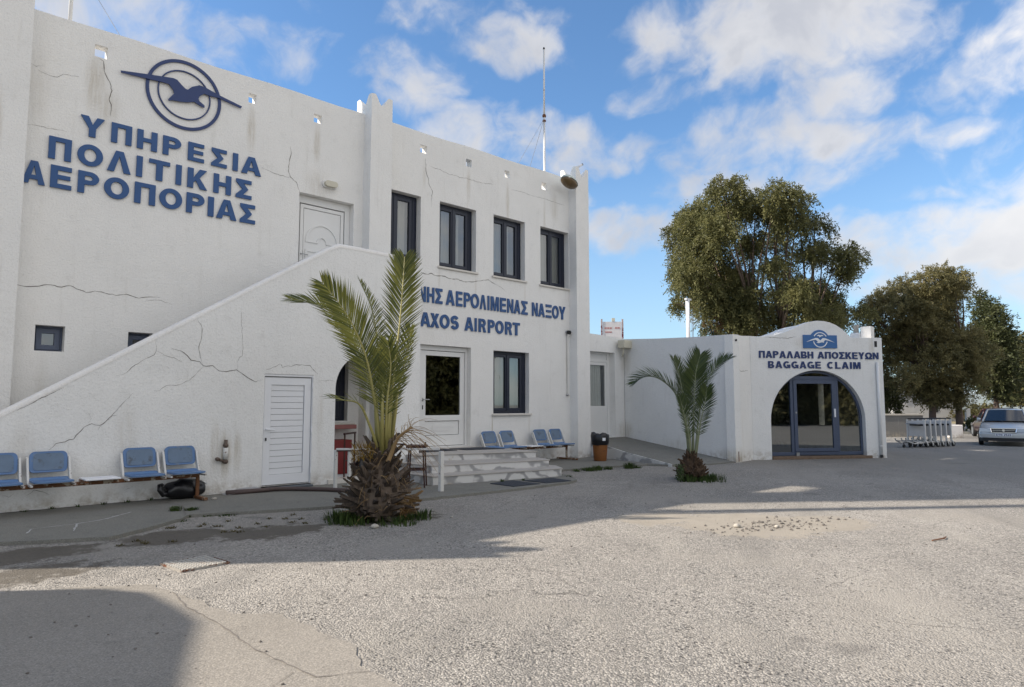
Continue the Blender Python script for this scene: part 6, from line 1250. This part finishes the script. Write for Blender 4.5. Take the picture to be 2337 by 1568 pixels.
    mb = MB(); mb.add([(x, y, z) for z in (.19, .32) for x, y in ((2.03, .78), (2.14, .68), (2.205, .35), (2.215, 0), (2.205, -.35), (2.14, -.68), (2.03, -.78))], [(i, i+1, 8+i, 7+i) for i in range(6)] + [(0, 7, 13, 6), tuple(range(7, 14)), tuple(range(6, -1, -1))]); mb.build('bumper_skirt', M['black'], C)
    mb = MB(); mb.box(-2.19, -2.0, -.78, .78, .32, .55); mb.build('bumper', paint, C, bevel=.04)
    if plate:
        mb = MB(); mb.box(2.212, 2.222, -.26, .26, .385, .485); pl = mb.build('number_plate', M['sign_white'], C, bevel=.002)
        mb = MB(); text(mb, plate, -.235, .235, .402, .066, 2.2245, 2.2225, lambda u, d, w: (d, u, w), gap=.15); mb.build('plate_lettering', M['blue_dark'], pl)
    return C
cx = (2294.5-1168.5)/1560*26.4
tc = -(FW*1560+RT*(2300-1168.5))
car(P(cx+1.15, 26.4+1.75), math.atan2(tc.y, tc.x)-R(2), carpaint('silver_paint', (.46, .47, .47), .25), 'silver estate car facing the yard at the right edge', 'ΕΥΝ 2520')
car(P((2262-1168.5)/1560*31+1.75, 33.2), math.atan2(FW.y, FW.x)-R(24), carpaint('dark_red_paint', (.030, .004, .005), .2), 'dark red car seen from behind, left of the silver car', hatch=True)  # red paint darkened further to stand for shade on the car

# ---------------------------------------------------------------- backdrop at the right
def block(name, r0, f0, w, d, h, m, label, cat, z=0., rz=0.):
    o = empty(name, P(r0, f0, z), AZ-R(90)+rz, label, cat); return o
white = stucco('far_white_shaded', (.46, .455, .45))  # white toned down in the colour to stand for shade
def px(x, dep): return (x-1168.5)/1560*dep
o = block('house', px(2100, 60), 60, 0, 0, 0, None, 'shaded white house with a pitched gable behind the trees right of the low wing', 'house')
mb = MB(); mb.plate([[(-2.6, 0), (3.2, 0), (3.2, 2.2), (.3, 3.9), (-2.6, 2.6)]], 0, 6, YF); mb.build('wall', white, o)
mb = MB(); mb.box(.6, 1.4, -.02, .05, .9, 1.9); mb.build('window', M['dark'], o)
mb = MB(); mb.add([(-2.8, -.2, 2.62), (.3, -.2, 4.02), (3.4, -.2, 2.25), (-2.8, 6.2, 2.62), (.3, 6.2, 4.02), (3.4, 6.2, 2.25)], [(0, 1, 4, 3), (1, 2, 5, 4)]); mb.build('roof', M['stone'], o, fixn=False)
o = block('warehouse', px(2262, 95), 95, 0, 0, 0, None, 'long pale bluish shed far off above the dark red car', 'shed')
mb = MB(); mb.plate([[(-4.5, -.5), (9, -.5), (9, 3.0), (2, 3.6), (-4.5, 3.0)]], 0, 10, YF); mb.build('wall', simple('pale_sheet_metal', (.52, .60, .62), .6, var=.06), o)
mb = MB(); mb.box(-.06, .06, -.3, -.2, -.5, 4.6); mb.build('drainpipe', M['steel'], o)
o = block('boundary_wall', px(2060, 34), 34, 0, 0, 0, None, 'low dark garden wall in the shade just right of the low wing', 'wall')
mb = MB(); mb.box(-1.6, .9, 0, .25, 0, 1.05); mb.build('wall', stucco('shaded_garden_wall', (.17, .165, .155)), o); mb = MB(); mb.box(-1.65, .95, -.05, .30, 1.05, 1.13); mb.build('coping', M['stone'], o, bevel=.01)  # dark wall colour stands for the shade lying over it
o = block('white_block', px(2170, 33), 33, 0, 0, 0, None, 'white painted concrete block at the foot of the tree trunk', 'block')
mb = MB(); mb.box(-.35, .35, -.15, .15, 0, .62); mb.build('body', M['coping'], o, bevel=.03)
o = block('marker_post', px(2203, 42), 42, 0, 0, 0, None, 'short white marker post right of the tree trunk', 'post')
mb = MB(); mb.box(-.13, .13, -.08, .08, 0, 1.35); mb.build('body', M['coping'], o, bevel=.02)
# far kerb and the bank behind it
mb = MB(); f = frame2((P(px(2110, 38), 38).x, P(px(2110, 38), 38).y), (P(px(2500, 36), 36).x, P(px(2500, 36), 36).y)); mb.plate([rect(-1, 14, -.05, .12)], 0, .2, f); structure(mb.build('kerb', M['walk'], bevel=.02))
mb = MB(); pts = []; nx_, ny_ = 40, 14
for i in range(nx_+1):
    for j in range(ny_+1):
        r0 = 8+70*i/nx_; f0 = 48+110*(j/ny_)**1.5; z = .12*max(0, f0-50)**.62*(.7+.5*mnoise.noise(Vector((r0*.09, f0*.05, 1)))) - .25; v = P(r0, f0, z); pts.append(v)
mb.add(pts, [(i*(ny_+1)+j, i*(ny_+1)+j+1, (i+1)*(ny_+1)+j+1, (i+1)*(ny_+1)+j) for i in range(nx_) for j in range(ny_)])
structure(mb.build('bank', simple('dry_scrub_ground', (.20, .17, .10), .95, var=.45, vs=1.2, bs=.8, bsc=5), smooth=True))

for o in list(bpy.data.objects):
    if '_local' in o: del o['_local']
